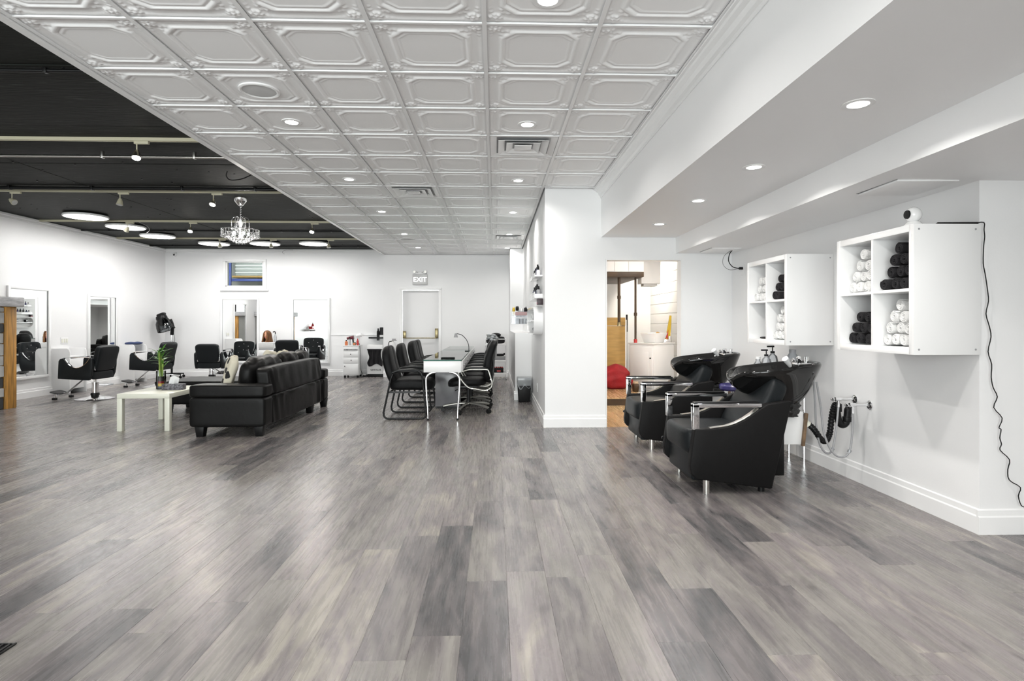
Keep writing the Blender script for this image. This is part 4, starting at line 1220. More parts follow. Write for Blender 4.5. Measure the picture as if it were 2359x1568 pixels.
# ---- things on the tables
t = thing('desk_lamp', 'thin curved desk lamp clamped to the manicure tables', 'lamp', (-.43, 9.42, .754))
MB().box(-.05, .03, -.03, .03, .0005, .012).build('clamp', BLACKM, t, bevel=.003)
MB().tube(spline([(.012, 0, .012), (.008, 0, .10), (-.03, 0, .19), (-.10, 0, .26), (-.185, 0, .285)], 6), .006, n=8).build('arm', BLACKM, t)
MB().lathe([(.014, .0), (.020, -.01), (.034, -.065), (.030, -.065), (.016, -.008)], n=16, c=(-.197, 0, .288)).build('lamp_shade', GREYP, t)
t = thing('tray', 'small black tray on the front of the nearer manicure table', 'tray', (-.60, 7.50, .7545))
MB().box(-.085, .085, -.05, .05, 0, .006).build('tray_base', BLACKP, t, bevel=.002)
MB().tube([(-.085, -.05, .008), (.085, -.05, .008), (.085, .05, .008), (-.085, .05, .008)], .006, n=6, closed=True).build('tray_rim', BLACKP, t)

# ---- white utility cart with bags at the far end
cx0, cy0 = .015, 12.52
t = thing('utility_cart', 'white three-shelf wire cart at the far end of the nail row', 'cart', (cx0, cy0, 0))
hx, hy = .225, .17
for sx in (-1, 1):
    for sy in (-1, 1):
        MB().cyl((sx * hx, sy * hy, .06), (sx * hx, sy * hy, .87), .012, n=10).build('post', WHITE, t)
        MB().cyl((sx * hx - .012, sy * hy, .03), (sx * hx + .012, sy * hy, .03), .03, n=14).build('caster', GREYP, t)
for z in (.12, .385, .735):
    m = MB().box(-hx, hx, -hy, hy, z, z + .012).box(-hx, hx, -hy - .008, -hy, z, z + .04).box(-hx, hx, hy, hy + .008, z, z + .04)
    m.build('shelf', WHITE, t, bevel=.002)
MB().tube([(-hx, -hy, .87), (hx, -hy, .87)], .008, n=8).build('rail', WHITE, t)
t = thing('duffel_bag', 'black padded bag lying on top of the white cart', 'bag', (cx0, cy0, .772))
MB().cushion((0, 0, .075), (.40, .26, .15), k=5, n=8).build('bag_body', TOWB, t, angle=80)
MB().tube(spline([(-.1, -.05, .14), (-.06, -.05, .19), (.06, -.05, .19), (.1, -.05, .14)], 5), .009, n=8).build('handle', TOWB, t)
t = thing('baseball_cap', 'crumpled black cap on top of the black bag', 'hat', (cx0 + .01, cy0 + .02, .925))
MB().ball((0, 0, .03), (.11, .09, .045), 14, 8).build('crown', TOWB, t)
MB().cushion((-.10, 0, .008), (.10, .12, .012), k=3, n=6).build('brim', TOWB, t)
t = thing('storage_box', 'grey patterned box on the middle shelf of the white cart', 'box', (cx0 + .11, cy0 - .02, .4))
MB().box(-.10, .10, -.1, .1, 0, .085).build('box_body', GREYP, t, bevel=.004)
MB().box(-.102, .102, -.102, .102, .085, .10).build('box_lid', paint('box_lid_grey', (.5, .5, .5), .5, var=.3, vscale=60), t, bevel=.003)
t = thing('hair_clipper', 'black hair clipper on the grey box in the white cart', 'clipper', (cx0 + .10, cy0 - .03, .501))
MB().cushion((0, 0, .028), (.17, .06, .055), k=4, n=6).build('clipper_body', BLACKP, t)
MB().box(.07, .105, -.025, .025, .03, .07).build('clipper_head', BLACKP, t, bevel=.004)
t = thing('grey_folder', 'grey folder standing upright on the middle shelf of the white cart', 'folder', (cx0 - .08, cy0 - .08, .4))
MB().box(-.11, .11, -.012, .012, 0, .30).build('cover', GREYP, t, bevel=.003)
MB().box(-.108, .108, -.006, .006, .3, .306).build('paper_edge', CARD, t, smooth=False)
t = thing('black_crate', 'black crate with red items on the bottom shelf of the white cart', 'crate', (cx0 + .06, cy0 - .03, .134))
MB().box(-.11, .11, -.1, .1, 0, .12).build('crate_body', BLACKP, t, bevel=.004)
for q in range(5): MB().cyl((-.085 + q * .042, -.04 + .03 * (q % 2), .05), (-.085 + q * .042, -.04 + .03 * (q % 2), .145), .016, n=10).build('red_bottle', REDP, t)
MB().box(-.03, .05, -.103, -.1, .045, .075).build('red_label', REDP, t, smooth=False)

# ---- waste bin
t = thing('waste_bin', 'black swing-front waste bin with a clear liner by the half wall', 'bin', (.452, 8.99, 0))
def frustum(m, a0, b0, z0, a1, b1, z1):
    vs = [(-a0, -b0, z0), (a0, -b0, z0), (a0, b0, z0), (-a0, b0, z0), (-a1, -b1, z1), (a1, -b1, z1), (a1, b1, z1), (-a1, b1, z1)]
    return m.add(vs, [(0, 3, 2, 1), (4, 5, 6, 7), (0, 1, 5, 4), (1, 2, 6, 5), (2, 3, 7, 6), (3, 0, 4, 7)])
frustum(MB(), .088, .095, 0, .104, .118, .33).build('bin_body', BLACKP, t, bevel=.012, seg=3)
frustum(MB(), .106, .121, .25, .112, .127, .375).build('liner', LINER, t, bevel=.01)
MB().tube(spline([(-.11, -.125, .30), (-.06, -.128, .20), (0, -.128, .26), (.07, -.128, .215), (.112, -.125, .29)], 5), [(.012, .002)] * 21, n=6).build('liner_fold', LINER, t)
MB().box(-.016, .016, -.115, -.109, .255, .300).box(-.016, .016, -.116, -.110, .31, .325).build('label_sticker', CARD, t, smooth=False)

# ---- shelves, bottles and rounded display on the partition
PX = .58
t = thing('wall_shelf', 'upper small white wall shelf of dark bottles on the partition', 'shelf', (PX, 7.10, 1.775), group='small wall shelves on the partition')
MB().box(-.095, 0, 0, .95, 0, .018).build('board', WHITEG, t, bevel=.002)
MB().box(-.095, -.088, 0, .95, .018, .04).build('lip', WHITEG, t, bevel=.001)
t = thing('wall_shelf', 'lower thick white wall shelf of dark bottles on the partition', 'shelf', (PX, 7.05, 1.505), group='small wall shelves on the partition')
MB().box(-.10, 0, 0, 1.05, 0, .055).build('board', WHITEG, t, bevel=.003)
MB().box(-.10, -.092, 0, 1.05, .055, .08).build('lip', WHITEG, t, bevel=.001)
rg = random.Random(9)
def polish(x, y, z, h, r, mat, label, capm, grp):
    t = thing('polish_bottle', label, 'bottle', (x, y, z), group=grp)
    MB().lathe([(0, 0), (r, 0), (r, h * .5), (r * .5, h * .6), (0, h * .6)], n=10).build('bottle_body', mat, t)
    MB().cyl((0, 0, h * .58), (0, 0, h), r * .52, r * .4, n=8).build('cap', capm, t)
mats_p = [BLACKP, PURP, GREYP, BLUEP, BLACKP]
for k in range(7):
    y = 7.16 + k * .115 + rg.uniform(-.02, .02)
    polish(PX - .045, y, 1.793, rg.uniform(.09, .15), .024, mats_p[k % 5] if k else WHITE, '%s small bottle from the front on the upper partition shelf' % (ORD + ['seventh'])[k], BLACKP, 'bottles on the upper partition shelf')
for k in range(8):
    y = 7.12 + k * .118 + rg.uniform(-.02, .02)
    polish(PX - .045, y, 1.560, rg.uniform(.09, .14), .026, mats_p[(k + 2) % 5], '%s dark bottle from the front on the lower partition shelf' % (ORD + ['seventh', 'eighth'])[k], BLACKP, 'bottles on the lower partition shelf')
t = thing('rounded_display', 'pill-shaped white wall display on the side of the partition', 'display', (PX, 7.0, 1.235))
def stadium(L_, r, n=10): 
    return [(L_ - r + r * math.cos(R(-90 + 180 * i / n)), r * math.sin(R(-90 + 180 * i / n))) for i in range(n + 1)] + [(r + r * math.cos(R(90 + 180 * i / n)), r * math.sin(R(90 + 180 * i / n))) for i in range(n + 1)]
so_, si_ = stadium(1.5, .175), stadium(1.46, .155)
si_ = [(a + .02, b) for a, b in si_]
nS = len(so_)
vs = [(-.11, a, b) for a, b in so_] + [(-.11, a, b) for a, b in si_] + [(0, a, b) for a, b in so_] + [(-.01, a, b) for a, b in si_]
fs = []
for i in range(nS):
    j = (i + 1) % nS
    fs += [(i, j, nS + j, nS + i), (i, j, 2 * nS + j, 2 * nS + i), (nS + i, nS + j, 3 * nS + j, 3 * nS + i)]
fs += [tuple(range(2 * nS, 3 * nS)), tuple(range(3 * nS, 4 * nS))]
MB().add(vs, fs).build('shell', WHITEG, t, angle=40)
MB().box(-.10, -.01, .02, 1.48, -.008, .008).build('inner_shelf', WHITEG, t, bevel=.001)
for k in range(3):
    t = thing('product_box', ['dark product box at the front of the rounded display', 'dark product box in the middle of the rounded display', 'pale product box at the back of the rounded display'][k], 'box', (PX - .05, 7.25 + .38 * k, 1.244), group='boxes in the rounded display')
    MB().box(-.03, .03, -.05, .05, 0, .09 + .02 * (k % 2)).build('carton', [BLACKP, GREYP, CARD][k], t, bevel=.002)
    MB().box(-.0315, -.03, -.035, .035, .03, .07).build('carton_label', [CARD, CARD, GREYP][k], t, smooth=False)
t = thing('box_shelf', 'dark block on the partition between lower shelf and rounded display', 'box', (PX, 6.98, 1.425))
MB().box(-.07, 0, 0, .10, 0, .075).build('carton', paint('dark_plum_box', (.03, .015, .02), .4), t, bevel=.003)
MB().box(-.0715, -.07, .01, .09, .01, .03).build('carton_label', PINKP, t, smooth=False)
t = thing('wall_switch', 'small dark wall box below the rounded display', 'switch', (PX, 8.42, 1.10))
MB().box(-.03, 0, -.05, .05, -.045, .045).build('housing', GREYP, t, bevel=.004)
for z in (-.022, .022): MB().box(-.034, -.03, -.035, .035, z - .012, z + .012).build('rocker', BLACKP, t, bevel=.001)
t = thing('wall_outlet', 'white outlet plate low on the side of the partition', 'outlet', (PX, 7.95, .33))
MB().box(-.006, 0, -.035, .035, -.057, .057).build('cover_plate', WHITE, t, bevel=.002)
for z in (-.022, .022): MB().box(-.0075, -.006, -.015, .015, z - .014, z + .014).build('socket', OFFW, t, bevel=.0005)

# ---- clear bins with folded things on the partition end
for k, (z, lb) in enumerate(((1.19, 'lower clear acrylic bin with striped cards beside the partition'), (1.305, 'upper clear acrylic bin heaped with cloths beside the partition'))):
    t = thing('acrylic_bin', lb, 'bin', (.435, 10.2, z), group='clear bins on the partition')
    m = MB().box(-.145, .145, -.12, .12, 0, .006).box(-.145, .145, -.12, -.115, .006, .105).box(-.145, .145, .115, .12, .006, .105).box(-.145, -.14, -.115, .115, .006, .105).box(.14, .145, -.115, .115, .006, .105)
    m.build('tray', ACRYL, t, smooth=False)
    MB().box(.139, .1455, -.1, .1, .04, .10).build('wall_clip', WHITE, t, smooth=False)
for k in range(5):
    tag(MB().box(-.012, .012, -.03, .03, 0, .085).build('card_pack', BLACKP if k % 2 == 0 else CARD, loc=(.43 + .028 * k, 10.12, 1.197), bevel=.001),
        '%s card pack from the left in the lower clear bin' % ('black' if k % 2 == 0 else 'white') if False else ['leftmost black', 'white, second from left', 'black, middle', 'white, fourth from left', 'rightmost black'][k] + ' card pack standing in the lower clear bin', 'card pack', 'card packs in the lower clear bin')
def cloth(name, mat, loc, size, label, cat, seed):
    r_ = random.Random(seed)
    ph = [r_.uniform(0, 6) for _ in range(4)]
    def fn(p): return Vector((p.x * (1 + .12 * math.sin(9 * p.y / size[1] + ph[0])), p.y, p.z * (1 + .22 * math.sin(11 * p.x / size[0] + ph[1]) + .15 * math.sin(8 * p.y / size[1] + ph[2]))))
    return tag(MB().cushion((0, 0, 0), size, k=3, n=10, fn=fn).build(name, mat, loc=loc, angle=80), label, cat)
cloth('yellow_cloth', YELL, (.33, 10.14, 1.405), (.05, .12, .15), 'bunched yellow cloth hanging over the upper clear bin', 'cloth', 1)
cloth('black_cloth', TOWB, (.392, 10.14, 1.46), (.055, .11, .075), 'small crumpled black cloth beside the yellow cloth', 'cloth', 2)
cloth('white_cloth', TOWW, (.458, 10.16, 1.40), (.07, .13, .13), 'folded white cloth in the middle of the upper clear bin', 'cloth', 3)
cloth('dark_brush_pouch', TOWB, (.538, 10.15, 1.42), (.055, .10, .12), 'black brush pouch at the right end of the upper clear bin', 'pouch', 4)
tag(MB().box(-.10, .10, -.004, .004, -.03, .03).build('pink_strip', paint('dusty_pink', (.5, .33, .33), .6), loc=(.455, 10.072, 1.372), bevel=.001), 'dusty pink strip along the front of the upper clear bin', 'strip')

# ---- exit sign, extinguisher
t = thing('exit_sign', 'white illuminated exit sign with two emergency lamp heads above the door', 'sign', (-1.675, YD, 2.07))
MB().box(-.165, .165, -.05, 0, 0, .235).build('sign_box', paint('sign_white', (.58, .58, .58), .3), t, bevel=.006)
tm_ = place('lettering', text_mesh('lettering', 'EXIT', .15, .001, emit('exit_letter_glow', (1, 1, 1), .9)), t, (0, -.052, .112), (R(90), 0, 0))
MB().box(-.14, .14, -.045, -.002, .235, .30).build('battery_pack', WHITE, t, bevel=.01)
for sx in (-1, 1):
    MB().cyl((sx * .12, -.03, .295), (sx * .12, -.085, .285), .022, .035, n=16).build('lamp_head', GREYP, t)
    MB().cyl((sx * .12, -.0852, .2848), (sx * .12, -.088, .2843), .030, n=16).build('lamp_lens', STEEL, t)
for sx in (-.4, .4): MB().ball((sx * .12, -.06, .275), .012, 8, 6).build('indicator', CHROME, t)
t = thing('fire_extinguisher', 'white fire extinguisher with a black hose beside the exit door', 'extinguisher', (-2.28, YD - .085, .42))
MB().lathe([(0, 0), (.065, 0), (.07, .01), (.07, .30), (.055, .35), (.02, .37), (0, .37)], n=22).build('cylinder', WHITEG, t)
MB().cyl((0, 0, .36), (0, 0, .40), .022, n=12).build('valve', STEEL, t)
MB().box(-.015, .09, -.012, .012, .40, .412).box(-.01, .075, -.012, .012, .425, .437).build('handle', BLACKP, t, bevel=.002)
MB().tube(spline([(-.02, -.01, .385), (-.07, -.02, .37), (-.09, -.03, .28), (-.085, -.04, .14), (-.07, -.05, .08)], 6), .009, n=8).build('hose', BLACKP, t)
MB().box(-.028, .028, -.0715, -.069, .14, .29).build('label_sticker', paint('ext_label', (.45, .45, .46), .5, var=.6, vscale=60), t, smooth=False)
MB().box(-.03, .03, .06, .085, .2, .3).build('bracket', BLACKM, t, smooth=False)
# ================================================================ STYLING AREA (left)
def mirror(name, label, loc, w, h, rz):
    """local: mirror lies in x-z plane, faces -y"""
    t = thing(name, label, 'mirror', loc, rz, group='white framed styling mirrors')
    f, d = .045, .035
    for nm, b in (('frame_side', (-w / 2, -w / 2 + f, -d, 0, 0, h)), ('frame_side', (w / 2 - f, w / 2, -d, 0, 0, h)), ('frame_rail', (-w / 2 + f, w / 2 - f, -d, 0, 0, f)), ('frame_rail', (-w / 2 + f, w / 2 - f, -d, 0, h - f, h))):
        MB().box(*b).build(nm, WHITEG, t, bevel=.004)
    MB().box(-w / 2 + f, w / 2 - f, -.014, -.002, f, h - f).build('glass', MIRR, t, smooth=False)
    MB().tube([(-w / 2 + f, -.018, f), (w / 2 - f, -.018, f), (w / 2 - f, -.018, h - f), (-w / 2 + f, -.018, h - f)], .005, n=6, closed=True).build('inner_bead', GREYP, t)
    return t
mirror('styling_mirror', 'white framed mirror on the left wall nearest the stone fireplace', (XL, 9.64, .31), .86, 1.48, R(90))
mirror('styling_mirror', 'white framed mirror on the left wall farther from the fireplace', (XL, 11.405, .29), .83, 1.46, R(90))
mirror('styling_mirror', 'white framed mirror on the far wall below the high window', (-5.835, YB, .30), .87, 1.49, 0)
mirror('styling_mirror', 'white framed mirror on the far wall nearer the exit', (-4.225, YB, .29), .87, 1.50, 0)

def styling_chair(loc, rz, label, drop=0.0):
    t = thing('styling_chair', label, 'salon chair', loc, rz, group='black hydraulic styling chairs')
    MB().lathe([(0, 0), (.27, 0), (.275, .008), (.20, .024), (.10, .040), (.055, .056), (.05, .08), (0, .08)], n=36).build('base_disc', CHROME, t)
    MB().lathe([(.058, .055), (.062, .075), (.058, .095), (.05, .10)], n=24).build('base_collar', BLACKP, t)
    MB().cyl((0, 0, .09), (0, 0, .235 - drop * .3), .048, n=20).cyl((0, 0, .235 - drop * .3), (0, 0, .262 - drop * .3), .052, n=20).build('pump', CHROME, t)
    MB().cyl((0, 0, .25 - drop * .3), (0, 0, .34 - drop), .018, n=14).build('piston', STEEL, t)
    MB().tube(spline([(0, .045, .225 - drop * .3), (.10, .10, .218 - drop * .3), (.20, .14, .222 - drop * .3)], 4), [(.012, .005)] * 9, n=8, flat=(0, 0, 1)).build('pump_lever', CHROME, t)
    z = -drop
    prof = [(-.37, .345), (.10, .318), (.135, .40), (.152, .52), (.155, .63), (.140, .655), (.115, .664)]
    dip = [(.115 - .40 * i / 12, .664 - .155 * math.sin(math.pi * i / 12) ** .8) for i in range(1, 12)]
    prof += dip + [(-.285, .664), (-.335, .655), (-.357, .62), (-.362, .54)]
    for s in (-1, 1):
        a, b = (-.30, -.245) if s < 0 else (.245, .30)
        MB().prism([(x, q + z) for x, q in prof], 'y', a, b).build('arm_panel', LEATHC, t, bevel=.010, seg=2)
        y = s * .2725
        P = [(x, y, q + z + .004) for x, q in [(.115, .664)] + dip + [(-.285, .664)]]
        MB().tube(P, [(.026, .004)] * len(P), n=8, flat=(0, 1, 0)).build('arm_lining', CHROME, t)
        T = [(-.285, y, .668 + z), (-.20, y, .676 + z), (-.05, y, .677 + z), (.06, y, .672 + z), (.115, y, .666 + z)]
        MB().tube(spline(T, 3), [(.024, .006)] * 13, n=8, flat=(0, 1, 0)).build('arm_rest', CHROME, t)
    MB().box(-.36, .12, -.245, .245, .335 + z, .40 + z).build('seat_pan', LEATHC, t, bevel=.012)
    MB().cushion((-.13, 0, .43 + z), (.47, .485, .11), k=5, n=10).build('seat_cushion', LEATHC, t, angle=80)
    MB().cushion((.115, 0, .385 + z), (.05, .485, .125), k=6, n=8).build('rear_apron', LEATHC, t, angle=80)
    def bk(p):
        q = Vector(p)
        f = (p.z + .20) / .40
        q.y *= 1.0 - .10 * (1 - f) - .05 * max(0, f - .8)
        if p.x < 0:
            for by, bz in ((-.11, .07), (.11, .07), (0, -.02), (-.11, -.09), (.11, -.09), (0, .13)):
                q.x += .018 * math.exp(-(((p.y - by) ** 2 + (p.z - bz) ** 2) / .0016))
        return q
    bkr = MB().cushion((.165, 0, .655 + z), (.105, .50, .40), k=6, n=18, rot=(0, R(13), 0), fn=bk).build('backrest', LEATHC, t, angle=80)
    rm = Euler((0, R(13), 0)).to_matrix()
    for by, bz in ((-.11, .07), (.11, .07), (0, -.02), (-.11, -.09), (.11, -.09), (0, .13)):
        c = rm @ Vector((-.036, by, bz)) + Vector((.165, 0, .655 + z))
        MB().ball(c, .010, 8, 6).build('tuft_button', CHROME, bkr)
    for s in (-1, 1):
        MB().box(.12, .15, s * .215 - .018, s * .215 + .018, .47 + z, .60 + z).build('back_bracket', CHROME, t, bevel=.003)
    # footrest
    MB().tube(spline([(-.15, 0, .33 + z), (-.22, 0, .28 + z), (-.42, 0, .115), (-.50, 0, .085)], 5), [(.022, .012)] * 16, n=8, flat=(0, 1, 0)).build('footrest_arm', CHROME, t)
    MB().tube([(-.50, -.17, .03), (-.50, -.155, .075), (-.50, .155, .075), (-.50, .17, .03)], .011, n=8).build('footrest_bar', CHROME, t)
    MB().cushion((-.56, 0, .105), (.16, .26, .022), k=5, n=6, rot=(0, R(14), 0)).build('footplate', BLACKP, t)
    for s in (-1, 1): MB().box(-.53, -.47, s * .18 - .022, s * .18 + .022, .004, .04).build('rubber_foot', BLACKP, t, bevel=.004)
    return t
styling_chair((-6.38, 9.51, 0), 0, 'black styling chair in front of the left wall mirror, nearest the fireplace')
styling_chair((-6.40, 11.30, 0), 0, 'black styling chair behind the bamboo vase, facing the left wall')
styling_chair((-6.12, 12.80, 0), R(-90), 'lowered black styling chair facing the mirror below the window', drop=.085)
styling_chair((-4.44, 12.80, 0), R(-90), 'black styling chair behind the sofa, facing the far mirror')

# ---- white stations on the left wall
def station(y, label):
    t = thing('styling_station', label, 'station', (XL, y, 0), group='white styling stations on the left wall')
    pr = [(0, 0), (.30, 0), (.30, .71), (.285, .755), (.25, .775), (0, .775)]
    for a in (0, .40): MB().prism(pr, 'y', a, a + .022).build('end_panel', WHITE, t, bevel=.002)
    MB().box(.0, .27, .022, .40, .62, .64).build('shelf_board', WHITE, t, bevel=.002)
    MB().box(.0, .012, .022, .40, .0, .775).build('back_panel', WHITE, t, smooth=False)
    d = MB().box(.25, .27, .026, .396, .08, .60).build('cabinet_door', WHITE, t, bevel=.003)
    MB().ball((.278, .33, .40), .010, 10, 8).build('knob', CHROME, d)
    return t
station(10.13, 'white wall station between the two left wall mirrors')
station(11.92, 'white wall station in the far left corner with a blue towel on top')
cloth('blue_towel', BLUEP, (XL + .16, 12.13, .80), (.26, .38, .05), 'folded blue towel on top of the far white station', 'towel', 8)
t = thing('light_switch', 'wide white switch plate on the left wall above the station', 'switch', (XL, 10.42, .90))
MB().box(0, .007, -.085, .085, -.06, .06).build('cover_plate', WHITE, t, bevel=.002)
for y in (-.055, 0, .055): MB().box(.007, .011, y - .016, y + .016, -.033, .033).build('rocker', OFFW, t, bevel=.001)

# ---- hooded hair dryer on a stand
t = thing('hood_dryer', 'black hooded hair dryer on a wheeled stand in the far corner', 'hair dryer', (-7.13, 13.10, 0))
for k in range(5):
    a = R(-20 + 72 * k); c, s = math.cos(a), math.sin(a)
    MB().tube([(.02 * c, .02 * s, .10), (.25 * c, .25 * s, .085)], [(.022, .014), (.016, .012)], n=8, flat=(-s, c, 0)).build('base_arm', BLACKP, t)
    MB().cyl((.25 * c - s * .014, .25 * s + c * .014, .028), (.25 * c + s * .014, .25 * s - c * .014, .028), .028, n=12).cyl((.25 * c, .25 * s, .03), (.25 * c, .25 * s, .085), .009, n=8).build('caster', BLACKP, t)
MB().cyl((0, 0, .08), (0, 0, .62), .022, n=12).build('lower_pole', BLACKP, t)
MB().cyl((0, 0, .60), (0, 0, .98), .013, n=12).build('upper_pole', CHROME, t)
MB().tube(spline([(0, 0, .95), (.02, -.01, 1.06), (.04, -.03, 1.16), (.0, -.03, 1.30)], 4), [.035, .036, .036, .036, .034, .032, .03, .03, .028, .026, .024, .02, .018], n=10).build('swivel_arm', BLACKP, t)
tilt = Matrix.Rotation(R(-22), 3, 'Y')
hc = Vector((-.13, -.05, 1.17))
MB().lathe([(.175, -.12), (.172, -.05), (.15, .06), (.11, .13), (.09, .16)], n=28, mat=tilt, c=hc, caps=False).build('hood', SMOKE, t)
MB().lathe([(.176, -.125), (.180, -.12), (.176, -.112), (.170, -.12), (.176, -.125)], n=28, mat=tilt, c=hc, caps=False).build('hood_rim', BLACKP, t)
for k in range(7):
    a = 2 * math.pi * k / 7
    P = [tilt @ Vector((r * math.cos(a), r * math.sin(a), z)) + hc for r, z in ((.176, -.12), (.172, -.05), (.151, .06), (.111, .13))]
    MB().tube(P, .004, n=5).build('hood_rib', BLACKP, t)
MB().lathe([(0, .0), (.085, .0), (.10, .06), (.112, .13), (.115, .17), (.10, .215), (.05, .225), (0, .225)], n=24, mat=tilt, c=hc).build('motor_housing', BLACKP, t)
MB().cushion(tilt @ Vector((.02, 0, .235)) + hc, (.17, .15, .06), k=4, n=6, rot=(0, R(-22), 0)).build('control_box', BLACKP, t)
MB().tube(spline([(.03, .02, 1.0), (.05, .03, .85), (.03, .02, .7), (.03, .02, .6)], 4), .004, n=6).build('cord', BLACKP, t)

# ---- drawer unit with training head
t = thing('drawer_unit', 'white drawer unit by the far wall carrying the mannequin head', 'drawers', (-5.08, 13.30, 0))
MB().box(-.17, .17, -.17, .17, .05, .765).build('carcass', WHITE, t, bevel=.003)
MB().box(-.18, .18, -.18, .18, .765, .785).build('top_board', WHITE, t, bevel=.003)
for a, b in ((.08, .30), (.315, .50), (.515, .60)):
    d = MB().box(-.16, .16, -.184, -.17, a, b).build('drawer', WHITE, t, bevel=.003)
    MB().ball((0, -.192, (a + b) / 2), .010, 8, 6).build('knob', BLACKP, d)
MB().box(-.16, .16, -.176, -.168, .62, .64).build('slot', GREYP, t, smooth=False)
MB().box(-.165, .165, -.19, -.17, .66, .755).build('front_tray', paint('pale_grey_tray', (.55, .55, .54), .4), t, bevel=.004)
for sx in (-1, 1):
    for sy in (-1, 1): MB().cyl((sx * .14, sy * .14, 0), (sx * .14, sy * .14, .05), .02, n=10).build('caster', BLACKP, t)
t = thing('mannequin_head', 'training head with long auburn hair on the white drawer unit', 'mannequin head', (-5.11, 13.27, .785))
hd = MB()
def headf(u, v):
    a = 2 * math.pi * u; th_ = math.pi * v
    r = math.sin(th_)
    x, y, zz_ = .070 * r * math.cos(a), .085 * r * math.sin(a), -.105 * math.cos(th_)
    face = max(0, -math.sin(a)) * r
    if zz_ < -.03: x *= 1 - .9 * (-.03 - zz_) * 4; 
    y -= face * .016 * math.exp(-((zz_ + .015) / .02) ** 2) * math.exp(-(x / .016) ** 2)      # nose
    y += face * .008 * math.exp(-((zz_ - .012) / .013) ** 2) * math.exp(-((abs(x) - .026) / .012) ** 2)  # eye hollows
    y -= face * .005 * math.exp(-((zz_ + .052) / .008) ** 2) * math.exp(-(x / .022) ** 2)    # lips
    return (x, y, zz_ + .155)
hd.grid(28, 20, headf, closeu=True)
hd.lathe([(.05, 0), (.042, .02), (.036, .05), (.038, .09)], n=16)
hobj = hd.build('head', SKIN, t, angle=80)
MB().ball((-.026, -.072, .168), (.011, .006, .007), 8, 6).ball((.026, -.072, .168), (.011, .006, .007), 8, 6).build('eyes', paint('eye_dark', (.03, .02, .02), .2), hobj)
MB().cushion((0, -.084, .103), (.036, .008, .014), k=2.5, n=6).build('lips', PINKP, hobj)
def hairf(u, v):
    a = R(-58) + R(296) * u            # open towards the face
    rr_ = 1 + .05 * math.sin(u * 60) + .03 * math.sin(u * 131)
    if v < .45:
        th_ = math.pi / 2 * (v / .45)
        x, y, z = .085 * math.sin(th_) * math.cos(a) * rr_, .098 * math.sin(th_) * math.sin(a) * rr_, .165 + .10 * math.cos(th_)
    else:
        f = (v - .45) / .55
        x, y, z = (.085 + .03 * f) * math.cos(a) * rr_, (.098 + .01 * f) * math.sin(a) * rr_, .165 - .16 * f
    return (x, y, z)
hm = MB().grid(60, 16, hairf)
ho = hm.build('hair', HAIR, t, angle=80)
sd = ho.modifiers.new('thickness', 'SOLIDIFY'); sd.thickness = .012; sd.offset = -1
MB().tube(spline([(.02, -.088, .25), (.035, -.10, .18), (.03, -.105, .08), (.025, -.107, .0), (.02, -.107, -.05)], 5), [.012 + .006 * math.sin(i / 6) for i in range(21)], n=8).build('front_lock', HAIR, t)
t = thing('spray_bottle', 'small white spray bottle with a black trigger behind the mannequin head', 'bottle', (-4.955, 13.33, .785))
MB().lathe([(0, 0), (.028, 0), (.03, .12), (.014, .16), (.012, .18), (0, .18)], n=16).build('bottle_body', ACRYL, t)
MB().tube(spline([(0, 0, .18), (0, 0, .215), (-.02, 0, .235), (-.05, 0, .22)], 4), .011, n=8).build('trigger', BLACKP, t)

# ---- appliance trolley by the far wall
t = thing('salon_trolley', 'white drawer trolley of hair tools by the far wall', 'trolley', (-3.19, 13.22, 0))
MB().box(-.17, .17, -.18, .18, .05, .70).build('carcass', WHITE, t, bevel=.003)
MB().box(-.175, .175, -.185, .185, .70, .715).build('top_board', WHITE, t, bevel=.003)
for nm, a, b, kx in (('drawer', .46, .58, 0), ('drawer', .325, .45, .01), ('cabinet_door', .07, .305, -.13)):
    d = MB().box(-.16, .16, -.194, -.18, a, b).build(nm, WHITE, t, bevel=.003)
    MB().ball((kx, -.203, b - .05 if nm == 'cabinet_door' else (a + b) / 2), .011, 8, 6).build('knob', BLACKP, d)
MB().box(-.155, .155, -.188, -.18, .605, .635).build('tool_slot', paint('slot_marks', (.25, .25, .25), .5, var=.9, vscale=40), t, smooth=False)
for sx in (-1, 1):
    for sy in (-1, 1): MB().cyl((sx * .14, sy * .14, 0), (sx * .14, sy * .14, .05), .022, n=10).build('caster', BLACKP, t)
def small_bottle(name, x, y, z, r, h, mat, capm, label, grp=None):
    t = thing(name, label, 'bottle', (x, y, z), group=grp)
    MB().lathe([(0, 0), (r, 0), (r, h * .65), (r * .5, h * .78), (0, h * .78)], n=14).build('bottle_body', mat, t)
    MB().cyl((0, 0, h * .76), (0, 0, h), r * .5, n=10).build('cap', capm, t)
ORNG = paint('orange_label', (.65, .18, .06), .4)
small_bottle('product_bottle', -3.31, 13.12, .715, .033, .12, ORNG, BLACKP, 'orange-labelled bottle at the left on the tool trolley', 'bottles on the tool trolley')
small_bottle('product_bottle', -3.245, 13.16, .715, .022, .19, ACRYL, BLACKP, 'tall clear bottle with a black cap on the tool trolley', 'bottles on the tool trolley')
small_bottle('product_bottle', -3.06, 13.12, .715, .026, .15, REDP, REDP, 'bright red bottle at the right on the tool trolley', 'bottles on the tool trolley')
t = thing('hair_dryer', 'dark red hair dryer resting on the tool trolley', 'hair dryer', (-3.19, 13.22, .715))
MB().cyl((-.09, 0, .155), (.02, 0, .175), .036, .04, n=16).cyl((-.09, 0, .155), (-.13, 0, .148), .026, .030, n=14).build('barrel', paint('dark_red', (.12, .008, .02), .3), t)
MB().tube([(0, 0, .15), (.01, 0, .06), (.02, 0, .004)], [.018, .016, .017], n=10).build('handle', BLACKP, t)
